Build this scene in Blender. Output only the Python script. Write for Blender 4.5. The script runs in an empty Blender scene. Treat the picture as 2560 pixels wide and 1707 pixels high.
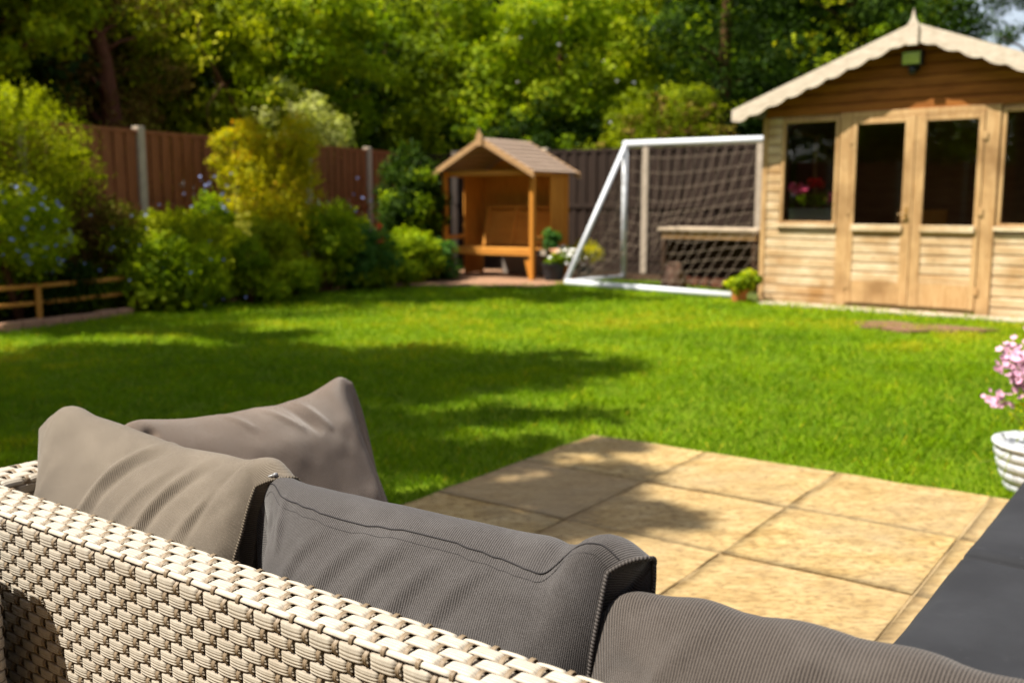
import bpy, math, random
import numpy as np
from mathutils import Vector, Matrix
R = math.radians
rng = np.random.default_rng(7)
random.seed(7)
sc = bpy.context.scene
COL = sc.collection

# ---------------------------------------------------------------- camera, sky, sun, exposure
CAM_H = 1.15
cam_d = bpy.data.cameras.new("camera")
cam = bpy.data.objects.new("camera", cam_d); COL.objects.link(cam)
cam.location = (0, 0, CAM_H)
cam.rotation_euler = (R(90 - 8), 0, 0)
cam_d.lens = 35; cam_d.sensor_width = 36; cam_d.clip_start = 0.05; cam_d.clip_end = 2000
cam_d.dof.use_dof = True; cam_d.dof.focus_distance = 1.36; cam_d.dof.aperture_fstop = 4.6
sc.camera = cam

SUN_AZ = math.atan2(-0.17, -0.98)      # direction towards the sun in the ground plane
SUN_EL = R(59)
SV = Vector((math.cos(SUN_AZ) * math.cos(SUN_EL), math.sin(SUN_AZ) * math.cos(SUN_EL), math.sin(SUN_EL)))
w = bpy.data.worlds.new("World"); sc.world = w; w.use_nodes = True
nt = w.node_tree; nt.nodes.clear()
sky = nt.nodes.new("ShaderNodeTexSky"); sky.sky_type = 'NISHITA'; sky.sun_disc = False
sky.sun_elevation = SUN_EL; sky.sun_rotation = math.pi / 2 - SUN_AZ
sky.air_density = 1.0; sky.dust_density = 2.0; sky.ozone_density = 1.0
bg = nt.nodes.new("ShaderNodeBackground"); bg.inputs[1].default_value = 0.085
wo = nt.nodes.new("ShaderNodeOutputWorld")
hs_ = nt.nodes.new("ShaderNodeHueSaturation"); hs_.inputs["Saturation"].default_value = .55
nt.links.new(sky.outputs[0], hs_.inputs["Color"]); nt.links.new(hs_.outputs[0], bg.inputs[0]); nt.links.new(bg.outputs[0], wo.inputs[0])
sun_d = bpy.data.lights.new("sun", 'SUN'); sun_d.energy = 4.7; sun_d.angle = R(0.53); sun_d.color = (1.0, 0.94, 0.82)
sun = bpy.data.objects.new("sun", sun_d); COL.objects.link(sun)
sun.rotation_euler = SV.to_track_quat('Z', 'Y').to_euler()
sc.view_settings.view_transform = 'Standard'; sc.view_settings.look = 'None'
sc.view_settings.gamma = 1.0; sc.view_settings.use_curve_mapping = False
sc.view_settings.exposure = 1.2
sc.render.engine = 'CYCLES'
sc.cycles.use_denoising = True
sc.cycles.max_bounces = 6; sc.cycles.transparent_max_bounces = 8
sc.cycles.diffuse_bounces = 3; sc.cycles.glossy_bounces = 3
sc.cycles.caustics_reflective = False; sc.cycles.caustics_refractive = False

# ---------------------------------------------------------------- helpers
def tag(o, label=None, cat=None, group=None, kind=None):
    if label: o["label"] = label
    if cat: o["category"] = cat
    if group: o["group"] = group
    if kind: o["kind"] = kind
    return o
def empty(name, loc, rotz=0.0, label=None, cat=None, group=None):
    o = bpy.data.objects.new(name, None); COL.objects.link(o)
    o.location = loc; o.rotation_euler = (0, 0, rotz); o.empty_display_size = .1
    return tag(o, label, cat, group)

def fast_mesh(name, V, F, mat, parent=None, smooth=False, attrs=None, uv=None):
    V = np.ascontiguousarray(V, dtype=np.float32); F = np.ascontiguousarray(F, dtype=np.int32)
    me = bpy.data.meshes.new(name)
    nf, k = F.shape
    me.vertices.add(len(V)); me.vertices.foreach_set("co", V.ravel())
    me.loops.add(nf * k); me.loops.foreach_set("vertex_index", F.ravel())
    me.polygons.add(nf); me.polygons.foreach_set("loop_start", np.arange(nf, dtype=np.int32) * k)
    me.update(calc_edges=True)
    if smooth: me.polygons.foreach_set("use_smooth", np.ones(nf, dtype=bool))
    for an, arr in (attrs or {}).items():
        a = me.attributes.new(an, 'FLOAT', 'POINT'); a.data.foreach_set("value", np.ascontiguousarray(arr, dtype=np.float32))
    if uv is not None:
        l = me.uv_layers.new(name="UVMap"); l.data.foreach_set("uv", np.ascontiguousarray(uv[F.ravel()], dtype=np.float32).ravel())
    if mat: me.materials.append(mat)
    o = bpy.data.objects.new(name, me); COL.objects.link(o)
    if parent: o.parent = parent
    return o

class MB:
    def __init__(s): s.v = []; s.f = []
    def add(s, vs, fs):
        b = len(s.v); s.v += [tuple(v) for v in vs]; s.f += [tuple(b + i for i in f) for f in fs]; return s
    def box(s, x0, x1, y0, y1, z0, z1, m=None):
        vs = [(x, y, z) for x in (x0, x1) for y in (y0, y1) for z in (z0, z1)]
        if m: vs = [m @ Vector(v) for v in vs]
        return s.add(vs, [(0,1,3,2),(4,6,7,5),(0,4,5,1),(2,3,7,6),(0,2,6,4),(1,5,7,3)])
    def bar(s, a, b, w_, h_, up=(0,0,1)):
        a = Vector(a); b = Vector(b); d = (b - a); L = d.length; d.normalize()
        x = d.cross(Vector(up)).normalized(); y = x.cross(d).normalized()
        vs = []
        for t in (0, L):
            for i in (-.5, .5):
                for j in (-.5, .5): vs.append(a + d * t + x * (w_ * i) + y * (h_ * j))
        return s.add(vs, [(0,1,3,2),(4,6,7,5),(0,4,5,1),(2,3,7,6),(0,2,6,4),(1,5,7,3)])
    def prism(s, poly, y0, y1):            # poly in x,z; extruded along y
        n = len(poly)
        vs = [(x, y0, z) for x, z in poly] + [(x, y1, z) for x, z in poly]
        fs = [tuple(range(n)), tuple(range(2*n-1, n-1, -1))] + [(i, i+n, (i+1) % n + n, (i+1) % n) for i in range(n)]
        return s.add(vs, fs)
    def tube(s, pts, r, n=8, cap=True):
        pts = [Vector(p) for p in pts]; N_ = len(pts)
        rr = r if hasattr(r, '__len__') else [r] * N_
        base = len(s.v); prev = None
        for i, p in enumerate(pts):
            d = (pts[min(i+1, N_-1)] - pts[max(i-1, 0)]).normalized()
            if prev is None:
                x = d.orthogonal().normalized()
            else:
                x = (prev - d * prev.dot(d)).normalized()
            prev = x; y = d.cross(x)
            for k in range(n):
                a = 2 * math.pi * k / n
                s.v.append(tuple(p + (x * math.cos(a) + y * math.sin(a)) * rr[i]))
        for i in range(N_-1):
            for k in range(n):
                s.f.append((base+i*n+k, base+i*n+(k+1) % n, base+(i+1)*n+(k+1) % n, base+(i+1)*n+k))
        if cap:
            s.f.append(tuple(base + k for k in range(n))[::-1]); s.f.append(tuple(base+(N_-1)*n+k for k in range(n)))
        return s
    def lathe(s, prof, n=32, c=(0,0,0), wob=None):
        base = len(s.v); m = len(prof)
        for k in range(n):
            a = 2*math.pi*k/n
            for j, (r, z) in enumerate(prof):
                q = r * (1 + (wob(a, z) if wob else 0))
                s.v.append((c[0]+q*math.cos(a), c[1]+q*math.sin(a), c[2]+z))
        for k in range(n):
            for j in range(m-1):
                s.f.append((base+k*m+j, base+((k+1) % n)*m+j, base+((k+1) % n)*m+j+1, base+k*m+j+1))
        return s
    def build(s, name, mat, parent=None, smooth=False, bevel=0.0):
        me = bpy.data.meshes.new(name); me.from_pydata(s.v, [], s.f); me.update()
        me.materials.append(mat)
        if smooth: me.polygons.foreach_set("use_smooth", [True]*len(me.polygons))
        o = bpy.data.objects.new(name, me); COL.objects.link(o)
        if parent: o.parent = parent
        if bevel:
            md = o.modifiers.new("bevel", 'BEVEL'); md.width = bevel; md.segments = 2; md.limit_method = 'ANGLE'
            md.harden_normals = False
        return o

# value noise in numpy (for geometry)
_perm = rng.permutation(512)
def vnoise(x, y, seed=0):
    xi = np.floor(x).astype(int); yi = np.floor(y).astype(int); fx = x - xi; fy = y - yi
    fx = fx*fx*(3-2*fx); fy = fy*fy*(3-2*fy)
    def h(a, b): return _perm[(_perm[(a + seed*17) % 512] + b) % 512] / 511.0
    return ((h(xi, yi)*(1-fx) + h(xi+1, yi)*fx)*(1-fy) + (h(xi, yi+1)*(1-fx) + h(xi+1, yi+1)*fx)*fy) * 2 - 1

# ---------------------------------------------------------------- materials
class NT:
    def __init__(s, name):
        s.m = bpy.data.materials.new(name); s.m.use_nodes = True; s.t = s.m.node_tree; s.t.nodes.clear()
        s.out = s.n("OutputMaterial"); s.coord = None
    def n(s, ty, **kw):
        nd = s.t.nodes.new("ShaderNode" + ty)
        for k, v in kw.items():
            if k.startswith("_"): nd.inputs[k[1:]].default_value = v
            else: setattr(nd, k, v)
        return nd
    def l(s, a, b): s.t.links.new(a, b)
    def obj(s, scale=(1,1,1), which="Object"):
        tc = s.n("TexCoord"); mp = s.n("Mapping"); mp.inputs["Scale"].default_value = scale
        s.l(tc.outputs[which], mp.inputs[0]); return mp.outputs[0]
    def noise(s, vec, scale, detail=4, rough=.55, dist=0.0):
        nd = s.n("TexNoise"); nd.inputs["Scale"].default_value = scale; nd.inputs["Detail"].default_value = detail
        nd.inputs["Roughness"].default_value = rough; nd.inputs["Distortion"].default_value = dist
        s.l(vec, nd.inputs["Vector"]); return nd.outputs[0]
    def ramp(s, fac, stops):
        r = s.n("ValToRGB"); e = r.color_ramp.elements
        while len(e) < len(stops): e.new(0.5)
        for i, (p, c) in enumerate(stops):
            e[i].position = p; e[i].color = (*c, 1) if len(c) == 3 else c
        s.l(fac, r.inputs[0]); return r.outputs[0]
    def mix(s, fac, a, b, mode='MIX'):
        m = s.n("MixRGB"); m.blend_type = mode
        for i, v in enumerate((fac, a, b)):
            if isinstance(v, (int, float)): m.inputs[i].default_value = v
            elif isinstance(v, tuple): m.inputs[i].default_value = (*v, 1)
            else: s.l(v, m.inputs[i])
        return m.outputs[0]
    def math(s, op, a, b=0.0):
        m = s.n("Math"); m.operation = op
        for i, v in enumerate((a, b)):
            if isinstance(v, (int, float)): m.inputs[i].default_value = v
            else: s.l(v, m.inputs[i])
        return m.outputs[0]
    def bump(s, h, strength=.5, dist=.01, normal=None):
        b = s.n("Bump"); b.inputs["Strength"].default_value = strength; b.inputs["Distance"].default_value = dist
        s.l(h, b.inputs["Height"])
        if normal: s.l(normal, b.inputs["Normal"])
        return b.outputs[0]
    def bsdf(s, col, rough=.7, normal=None, spec=.3, **kw):
        b = s.n("BsdfPrincipled")
        if isinstance(col, tuple): b.inputs["Base Color"].default_value = (*col, 1)
        else: s.l(col, b.inputs["Base Color"])
        if isinstance(rough, (int, float)): b.inputs["Roughness"].default_value = rough
        else: s.l(rough, b.inputs["Roughness"])
        b.inputs["Specular IOR Level"].default_value = spec
        if normal: s.l(normal, b.inputs["Normal"])
        for k, v in kw.items(): b.inputs[k].default_value = v
        return b
    def done(s, sh): s.l(sh.outputs[0], s.out.inputs[0]); return s.m

def plain(name, col, rough=.6, spec=.3, var=.15, scale=12, bump=0.0, **kw):
    t = NT(name); v = t.obj(); n = t.noise(v, scale, 5)
    c = t.mix(n, tuple(x*(1-var) for x in col), tuple(min(1, x*(1+var)) for x in col))
    nb = t.bump(t.noise(v, scale*6, 4), .5, bump) if bump else None
    return t.done(t.bsdf(c, rough, nb, spec, **kw))

def wood(name, light, dark, scale=(1,1,8), grain=1.0, knots=True, rough=.75, bump=.002, stain=None, boards=False):
    t = NT(name)
    v = t.obj(scale)
    n1 = t.noise(v, 3.2*grain, 6, .6, .6); n2 = t.noise(v, 16*grain, 3, .6)
    f = t.math('ADD', t.math('MULTIPLY', n1, .65), t.math('MULTIPLY', n2, .35))
    c = t.ramp(f, [(.32, dark), (.5, tuple((a+b)/2 for a, b in zip(light, dark))), (.66, light)])
    v2 = t.obj()
    if stain:
        c = t.mix(t.ramp(t.noise(v2, 2.3, 4), [(.45, (0,0,0)), (.7, (1,1,1))]), c, stain)
    if boards:
        a = t.n("Attribute"); a.attribute_name = "tint"
        c = t.mix(a.outputs["Fac"], c, t.mix(1.0, c, (.84, .74, .62), 'MULTIPLY'))
        kn = t.n("TexVoronoi"); kn.inputs["Scale"].default_value = 3.5; t.l(t.obj((1, .1, 2.4)), kn.inputs["Vector"])
        c = t.mix(t.ramp(kn.outputs["Distance"], [(.03, (.8,.8,.8)), (.09, (0,0,0))]), c, tuple(x*.45 for x in dark))
    return t.done(t.bsdf(c, rough, t.bump(n2, .5, bump), .25))

def leaf_mat(name, stops, trans=.52, rough=.5):
    t = NT(name); a = t.n("Attribute"); a.attribute_name = "tint"
    c = t.ramp(a.outputs["Fac"], stops)
    b = t.bsdf(c, .6, None, .10)
    tr = t.n("BsdfTranslucent"); t.l(t.mix(1.0, c, (1.0, 1.0, .35), 'MULTIPLY'), tr.inputs[0])
    ms = t.n("MixShader"); ms.inputs[0].default_value = trans
    t.l(b.outputs[0], ms.inputs[1]); t.l(tr.outputs[0], ms.inputs[2])
    return t.done(ms)

# rattan
def rattan_mat(name, light, dark):
    t = NT(name); v = t.obj((1,1,1))
    n = t.noise(v, 60, 4, .6); n2 = t.noise(v, 9, 3)
    c = t.mix(t.ramp(n, [(.4, (0,0,0)), (.62, (1,1,1))]), light, tuple(x*.86 for x in light))
    c = t.mix(t.ramp(n2, [(.55, (0,0,0)), (.75, (.45,.45,.45))]), c, dark)
    a = t.n("Attribute"); a.attribute_name = "tint"
    c = t.mix(t.math('MULTIPLY', a.outputs["Fac"], .75), c, (.15, .105, .065))
    return t.done(t.bsdf(c, .5, t.bump(t.noise(v, 300, 3), .25, .0006), .3))
M_RAT = rattan_mat("rattan_strip", (.45, .405, .34), (.33, .27, .20))
M_STK = rattan_mat("rattan_stake", (.21, .155, .10), (.16, .11, .06))
M_RDARK = plain("rattan_core", (.11, .08, .055), .9)

def fabric(name, base, rib, dust, pitch):
    t = NT(name); tc = t.n("TexCoord"); sx = t.n("SeparateXYZ"); t.l(tc.outputs["UV"], sx.inputs[0])
    ph = t.math('MULTIPLY', sx.outputs[0], 2*math.pi/pitch)
    o = t.obj()
    wv = t.math('SINE', t.math('ADD', ph, t.math('MULTIPLY', t.noise(o, 5, 2), 3.0)))
    f = t.math('MULTIPLY', t.math('ADD', wv, 1.0), .5)
    c = t.mix(f, base, rib)
    fine = t.noise(o, 900, 2, .6)
    c = t.mix(t.ramp(fine, [(.52, (0,0,0)), (.72, (.55,.55,.55))]), c, dust)
    big = t.noise(o, 7, 5, .6, .5)
    c = t.mix(t.ramp(big, [(.5, (0,0,0)), (.72, (.30,.30,.30))]), c, dust)
    h = t.math('ADD', f, t.math('MULTIPLY', fine, .8))
    nb = t.bump(h, .55, .0011)
    b = t.bsdf(c, .85, nb, .15)
    b.inputs["Sheen Weight"].default_value = .25; b.inputs["Sheen Roughness"].default_value = .45
    return t.done(b)
M_TAUPE = fabric("taupe_cord_fabric", (.074, .058, .043), (.172, .141, .108), (.25, .21, .165), .0028)
M_GREY = fabric("grey_cord_fabric", (.011, .0095, .0095), (.084, .075, .073), (.125, .117, .117), .0032)
M_GREY2 = fabric("brown_grey_cord_fabric", (.013, .0095, .008), (.085, .070, .061), (.12, .105, .096), .0036)
M_MAUVE = fabric("mauve_cord_fabric", (.072, .050, .037), (.160, .117, .090), (.25, .20, .165), .0028)
def piping_mat(name, a, b):
    t = NT(name); tc = t.n("TexCoord"); sx = t.n("SeparateXYZ"); t.l(tc.outputs["UV"], sx.inputs[0])
    ph = t.math('ADD', t.math('MULTIPLY', sx.outputs[0], 2*math.pi/.004), t.math('MULTIPLY', sx.outputs[1], 2*math.pi))
    f = t.math('MULTIPLY', t.math('ADD', t.math('SINE', ph), 1.0), .5)
    return t.done(t.bsdf(t.mix(f, a, b), .8, t.bump(f, .8, .001), .2))
M_PIPE = piping_mat("piping_grey", (.035, .030, .028), (.088, .078, .074))
M_PIPE_T = piping_mat("piping_taupe", (.06, .047, .034), (.145, .118, .088))
M_THREAD = plain("dark_thread", (.018, .016, .018), .8)
M_METAL = plain("zip_metal", (.2, .2, .21), .35, .5)

def seat_mat():
    t = NT("charcoal_seat_fabric"); o = t.obj()
    n = t.noise(o, 5, 4); fine = t.noise(o, 500, 3, .6)
    c = t.mix(t.ramp(n, [(.4, (0,0,0)), (.7, (1,1,1))]), (.0145, .015, .018), (.022, .023, .027))
    c = t.mix(t.ramp(t.noise(o, 60, 3), [(.66, (0,0,0)), (.72, (.5,.5,.5))]), c, (.035, .035, .04))
    b = t.bsdf(c, .8, t.bump(t.math('ADD', fine, t.math('MULTIPLY', n, .3)), .5, .0012), .2)
    b.inputs["Sheen Weight"].default_value = .04
    return t.done(b)
M_SEAT = seat_mat()

M_SHED = wood("pale_larch_cladding", (.76, .64, .45), (.44, .28, .14), (.9, .9, 9), 1.0, stain=(.40, .24, .10), boards=True)
M_SHEDV = wood("pale_larch_post", (.58, .385, .19), (.36, .19, .07), (9, 9, .9), 1.3, stain=(.27, .15, .06))
M_GABLE = wood("shade_toned_gable_boards", (.38, .14, .022), (.18, .055, .007), (.9, .9, 9), 1.0, boards=True)  # eaves shadow over the gable is mixed into this deeper orange
M_BARGE = wood("cream_weathered_bargeboard", (.66, .57, .47), (.42, .33, .25), (2, 2, 5), 1.6)
M_INT = wood("interior_boards", (.36, .19, .075), (.22, .10, .035), (1, 1, 8), 1.0)
M_DARKW = wood("dark_aged_boards", (.06, .03, .014), (.03, .014, .006), (1, 1, 8), 1.0)
M_ARB = wood("orange_stained_boards", (.62, .26, .032), (.40, .14, .014), (9, 9, .9), 1.0)
M_ARBH = wood("orange_stained_rail", (.62, .28, .045), (.40, .15, .02), (.9, 9, 9), 1.0)
M_ARBR = wood("grey_brown_roof_slats", (.34, .25, .19), (.20, .14, .10), (9, .9, 9), 1.0)
M_ARBB = wood("light_brown_bargeboard", (.50, .31, .15), (.32, .17, .07), (2, 2, 5), 1.2)
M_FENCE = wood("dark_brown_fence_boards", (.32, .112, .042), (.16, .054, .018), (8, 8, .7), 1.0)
M_FENCE2 = wood("shade_dark_brown_boards", (.036, .019, .012), (.018, .010, .006), (8, 8, .7), 1.0)  # tree shade on the back fence put into the brown; gravel boards share it
M_CONC = plain("concrete_post", (.42, .35, .27), .9, .2, .25, 9, .003)
M_RAIL = wood("orange_low_rail", (.52, .26, .045), (.36, .15, .02), (.9, .9, 8), 1.0)
M_WHITE = plain("white_painted_metal", (.62, .64, .68), .4, .4, .06, 4)
M_NETW = plain("net_cord", (.23, .18, .13), .8, .2, .1)
M_BLACKP = plain("black_plastic", (.012, .014, .018), .5, .4)
M_TERRA = plain("terracotta", (.48, .16, .05), .8, .2, .2, 20, .001)
M_SOIL = plain("soil", (.045, .026, .014), .95, .1, .5, 14, .02)
M_STEM = plain("brown_stem", (.11, .055, .025), .9, .1, .4, 30)
M_BARK = plain("reddish_bark", (.12, .05, .03), .95, .1, .5, 14, .01)
M_GSTEM = plain("green_stem", (.16, .20, .03), .7, .2, .3, 30)
def brick_mat():
    t = NT("red_brick_paving"); v = t.obj()
    b = t.n("TexBrick"); b.inputs["Scale"].default_value = 1.0; b.inputs["Brick Width"].default_value = .215
    b.inputs["Row Height"].default_value = .105; b.inputs["Mortar Size"].default_value = .006
    b.inputs["Color1"].default_value = (.30, .14, .08, 1); b.inputs["Color2"].default_value = (.36, .20, .13, 1)
    b.inputs["Mortar"].default_value = (.16, .12, .08, 1); t.l(v, b.inputs["Vector"])
    c = t.mix(t.noise(v, 8, 4), b.outputs[0], (.22, .13, .07)); 
    return t.done(t.bsdf(c, .9, t.bump(t.noise(v, 40, 4), .5, .004), .2))
M_BRICK = brick_mat()
def patio_mat():
    t = NT("riven_sandstone"); v = t.obj(); a = t.n("Attribute"); a.attribute_name = "tint"
    v2 = t.obj((1.6, 3.6, 1))
    n1 = t.noise(v2, 3.4, 9, .72, .25); n2 = t.noise(t.obj((28, 60, 1)), 1.0, 5, .7); n3 = t.noise(v, 2.2, 4)
    c = t.ramp(n1, [(.3, (.20, .115, .038)), (.42, (.33, .22, .082)), (.54, (.42, .30, .130)), (.75, (.48, .37, .195))])
    c = t.mix(t.ramp(n2, [(.46, (0,0,0)), (.63, (.9,.9,.9))]), c, (.15, .085, .025))
    c = t.mix(t.ramp(n3, [(.45, (0,0,0)), (.75, (.5,.5,.5))]), c, (.22, .18, .12))
    c = t.mix(t.math('MULTIPLY', a.outputs["Fac"], .55), c, (.27, .19, .105))
    h = t.math('ADD', n1, t.math('MULTIPLY', n2, .3))
    return t.done(t.bsdf(c, .8, t.bump(h, .8, .012), .25))
M_PATIO = patio_mat()
M_MORTAR = plain("pale_mortar", (.37, .27, .145), .95, .1, .25, 14, .003)
M_LAWNB = plain("lawn_turf", (.10, .15, .004), .95, .1, .5, 5, .01)
M_GROUND = plain("ground_earth", (.07, .09, .02), .95, .1, .5, 1.5, .02)
M_GLASS = NT("window_glass")
_g = M_GLASS; fr = _g.n("Fresnel"); fr.inputs[0].default_value = 1.5
tp = _g.n("BsdfTransparent"); tp.inputs[0].default_value = (.95, .96, .95, 1); gl = _g.n("BsdfGlossy"); gl.inputs["Roughness"].default_value = .02
ms = _g.n("MixShader"); _g.l(fr.outputs[0], ms.inputs[0]); _g.l(tp.outputs[0], ms.inputs[1]); _g.l(gl.outputs[0], ms.inputs[2])
M_GLASS = _g.done(ms)

G_LIME = leaf_mat("lime_conifer_leaf", [(0, (.13, .18, .003)), (.5, (.31, .38, .004)), (1, (.52, .54, .010))])
G_GOLD = leaf_mat("golden_leaf", [(0, (.20, .23, .004)), (.45, (.46, .45, .005)), (.82, (.68, .54, .008)), (1, (.66, .30, .01))])
G_MID = leaf_mat("mid_green_leaf", [(0, (.06, .115, .003)), (.6, (.20, .32, .005)), (1, (.44, .52, .010))])
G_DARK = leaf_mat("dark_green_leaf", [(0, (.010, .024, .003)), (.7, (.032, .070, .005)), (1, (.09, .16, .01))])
G_OLIVE = leaf_mat("olive_leaf", [(0, (.07, .095, .003)), (.6, (.22, .29, .005)), (1, (.48, .52, .012))])
G_BRIGHT = leaf_mat("bright_green_leaf", [(0, (.08, .13, .003)), (.5, (.24, .33, .005)), (.9, (.44, .50, .01)), (1, (.75, .72, .03))], .45)
G_CREAM = leaf_mat("cream_variegated_leaf", [(0, (.20, .28, .04)), (.4, (.56, .60, .16)), (1, (.80, .80, .42))])
G_BLUEGR = leaf_mat("blue_green_leaf", [(0, (.015, .06, .015)), (.6, (.05, .15, .03)), (1, (.13, .27, .05))])
G_BROWN = leaf_mat("dead_brown_leaf", [(0, (.045, .022, .005)), (.6, (.14, .080, .012)), (1, (.24, .21, .02))], .15)
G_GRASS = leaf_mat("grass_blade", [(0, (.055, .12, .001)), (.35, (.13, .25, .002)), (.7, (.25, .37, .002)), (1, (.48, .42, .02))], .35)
P_PINK = plain("pink_petal", (.56, .30, .42), .6, .2, .4)
P_HOT = plain("hot_pink_petal", (.85, .10, .22), .6, .2, .15)
P_RED = plain("red_petal", (.62, .008, .008), .6, .2, .2)
P_BLUE = plain("blue_petal", (.20, .25, .46), .6, .2, .2)
P_WHITE = plain("white_petal", (.82, .80, .74), .6, .2, .06)
P_YEL = plain("yellow_petal", (.75, .68, .05), .6, .2, .1)

# ---------------------------------------------------------------- foliage helpers
def quads(P, Nn, size, tint, asp=.55, twist=None):
    """one folded leaf (a rhombus) per point P with normal Nn; returns V, F, tint"""
    n = len(P)
    Nn = Nn / (np.linalg.norm(Nn, axis=1, keepdims=True) + 1e-9)
    ref = rng.normal(size=(n, 3)); A = np.cross(Nn, ref); A /= (np.linalg.norm(A, axis=1, keepdims=True) + 1e-9)
    B = np.cross(Nn, A); s = np.asarray(size).reshape(-1, 1) * np.ones((n, 1)); k = s * asp
    droop = Nn * s * .18
    V = np.stack([P - A*s*.5, P + B*k*.5 + droop, P + A*s*.5, P - B*k*.5 + droop], 1).reshape(-1, 3)
    F = np.arange(4*n).reshape(n, 4)
    return V, F, np.repeat(tint, 4)

def clump_points(centers, radii, n, shell=.55, squash=1.0):
    """points through ellipsoidal clumps, denser near their skins"""
    radii = np.asarray(radii); wts = radii.mean(1)**2; wts = wts / wts.sum()
    idx = rng.choice(len(centers), n, p=wts)
    d = rng.normal(size=(n, 3)); d /= np.linalg.norm(d, axis=1, keepdims=True)
    r = shell + (1-shell) * rng.random((n, 1)) ** .6
    r = r * (1 + .18*rng.normal(size=(n, 1)))
    return centers[idx] + d * r * radii[idx], d, idx

def foliage(name, parent, mat, c, rad, nclump, n, size, clump=.28, bias=.0, up=.35, zmin=None, shape=None, fill=.35, sprigs=0):
    c = np.array(c, float); rad = np.array(rad, float)
    d = rng.normal(size=(nclump, 3)); d /= np.linalg.norm(d, axis=1, keepdims=True)
    rr = np.where(rng.random((nclump, 1)) < fill, rng.random((nclump, 1))**.5, .66 + .46*rng.random((nclump, 1)))
    if shape: d = shape(d)
    cc = c + d * rr * rad * (1 - clump*.6)
    cr = (rad.mean() * clump * (.55 + .9*rng.random((nclump, 1)))) * np.array([[1.1, 1.1, .8]])
    P, nn, idx = clump_points(cc, cr, n)
    ctint = rng.normal(size=nclump)*.16
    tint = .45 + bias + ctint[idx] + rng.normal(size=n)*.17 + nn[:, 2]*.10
    nrm = nn + rng.normal(size=(n, 3))*.42 + np.array([0, 0, up])
    s = size * (.6 + .8*rng.random(n))
    if zmin is not None:
        k = P[:, 2] > zmin; P, nrm, tint, s = P[k], nrm[k], tint[k], s[k]
    if sprigs:
        dd = rng.normal(size=(sprigs, 3)) + np.array([0, 0, .7]); dd /= np.linalg.norm(dd, axis=1, keepdims=True)
        ln = 1.0 + .22*rng.random(sprigs); m_ = max(10, int(n*.28/sprigs))
        t = rng.random((sprigs, m_)); rr_ = .70 + (ln[:, None]-.70)*t
        Q = c + dd[:, None]*rr_[..., None]*rad + rng.normal(size=(sprigs, m_, 3))*(size*.9)*(1.25-t[..., None]); Q = Q.reshape(-1, 3)
        k = Q[:, 2] > (.02 if zmin is None else zmin); Q = Q[k]
        P = np.vstack([P, Q]); nrm = np.vstack([nrm, rng.normal(size=Q.shape)*.6 + np.array([-.2, -.2, .7])])
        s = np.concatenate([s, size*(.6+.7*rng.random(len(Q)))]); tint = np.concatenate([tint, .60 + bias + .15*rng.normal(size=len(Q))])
    V, F, T = quads(P, nrm, s, np.clip(tint, 0, 1))
    return fast_mesh(name, V, F, mat, parent, attrs={"tint": T})

def flowers(name, parent, mat, pts, r, petals=5, kind=None):
    """small five-petalled cups, one mesh"""
    pts = np.asarray(pts, float); n = len(pts); Vs = []; Fs = []
    for i, p in enumerate(pts):
        nrm = Vector((rng.normal()*.5, -.6+rng.normal()*.4, .7)).normalized()
        x = nrm.orthogonal().normalized(); y = nrm.cross(x); rr = r*(.7+.6*rng.random())
        for k in range(petals):
            a = 2*math.pi*k/petals; b0 = len(Vs)
            u = x*math.cos(a)+y*math.sin(a); v = nrm.cross(u)
            P = Vector(p)
            Vs += [P, P+u*rr*.6+v*rr*.42+nrm*rr*.2, P+u*rr+nrm*rr*.3, P+u*rr*.6-v*rr*.42+nrm*rr*.2]
            Fs.append((b0, b0+1, b0+2, b0+3))
    o = fast_mesh(name, np.array([tuple(v) for v in Vs]), np.array(Fs), mat, parent)
    if kind: o["kind"] = kind
    return o

def limbs(name, parent, mat, base, top, r, nb=7, spread=1.0, h0=.35):
    m = MB(); base = Vector(base); top = Vector(top); pts = []
    for i in range(7):
        t = i/6; p = base.lerp(top, t) + Vector((rng.normal(), rng.normal(), 0))*(.05*t*r*8); pts.append(p)
    m.tube(pts, [r*(1-.75*i/6) + (r*.35 if i == 0 else 0) for i in range(7)], 9)
    for k in range(nb):
        t = h0 + (1-h0)*rng.random()*.9; p = base.lerp(top, t); a = rng.random()*6.28
        L = spread*(1.1-t)*(.7+.6*rng.random())
        q = p + Vector((math.cos(a)*L, math.sin(a)*L, L*.55)); mid = p.lerp(q, .5) + Vector((0, 0, L*.12))
        m.tube([p, mid, q], [r*.32*(1.2-t), r*.2*(1.2-t), r*.06], 6)
    return m.build(name, mat, parent, smooth=True)

def shrub(name, label, cat, c, rad, mat, n, size, group=None, clump=.32, bias=0., nclump=None, stem=M_STEM, up=.35, **kw):
    root = empty(name, (c[0], c[1], 0), 0, label, cat, group)
    foliage("foliage", root, mat, (0, 0, c[2]), rad, nclump or int(14 + 26*rad[0]), n, size, clump, bias, up, zmin=.02, sprigs=(14 if name == "conifer_bush" else int(20+70*rad[0])), **kw)
    m = MB()
    for k in range(6):
        a = rng.random()*6.28; e = Vector((math.cos(a)*rad[0]*.5, math.sin(a)*rad[1]*.5, c[2]+rad[2]*.3))
        m.tube([(e.x*.12, e.y*.12, 0), (e.x*.5, e.y*.5, e.z*.5), e], [.02, .014, .006], 6)
    m.build("stem", stem, root, smooth=True)
    return root

# ---------------------------------------------------------------- ground, lawn, patio
tag(MB().add([(-400,-400,-.012),(400,-400,-.012),(400,400,-.012),(-400,400,-.012)], [(0,1,2,3)]).build("ground", M_GROUND), kind="structure")
C0 = np.array([.43, 4.77]); PD = np.array([.815, -.58]); PN = np.array([-.58, -.815])
PANG = math.atan2(-.58, .815)
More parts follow.
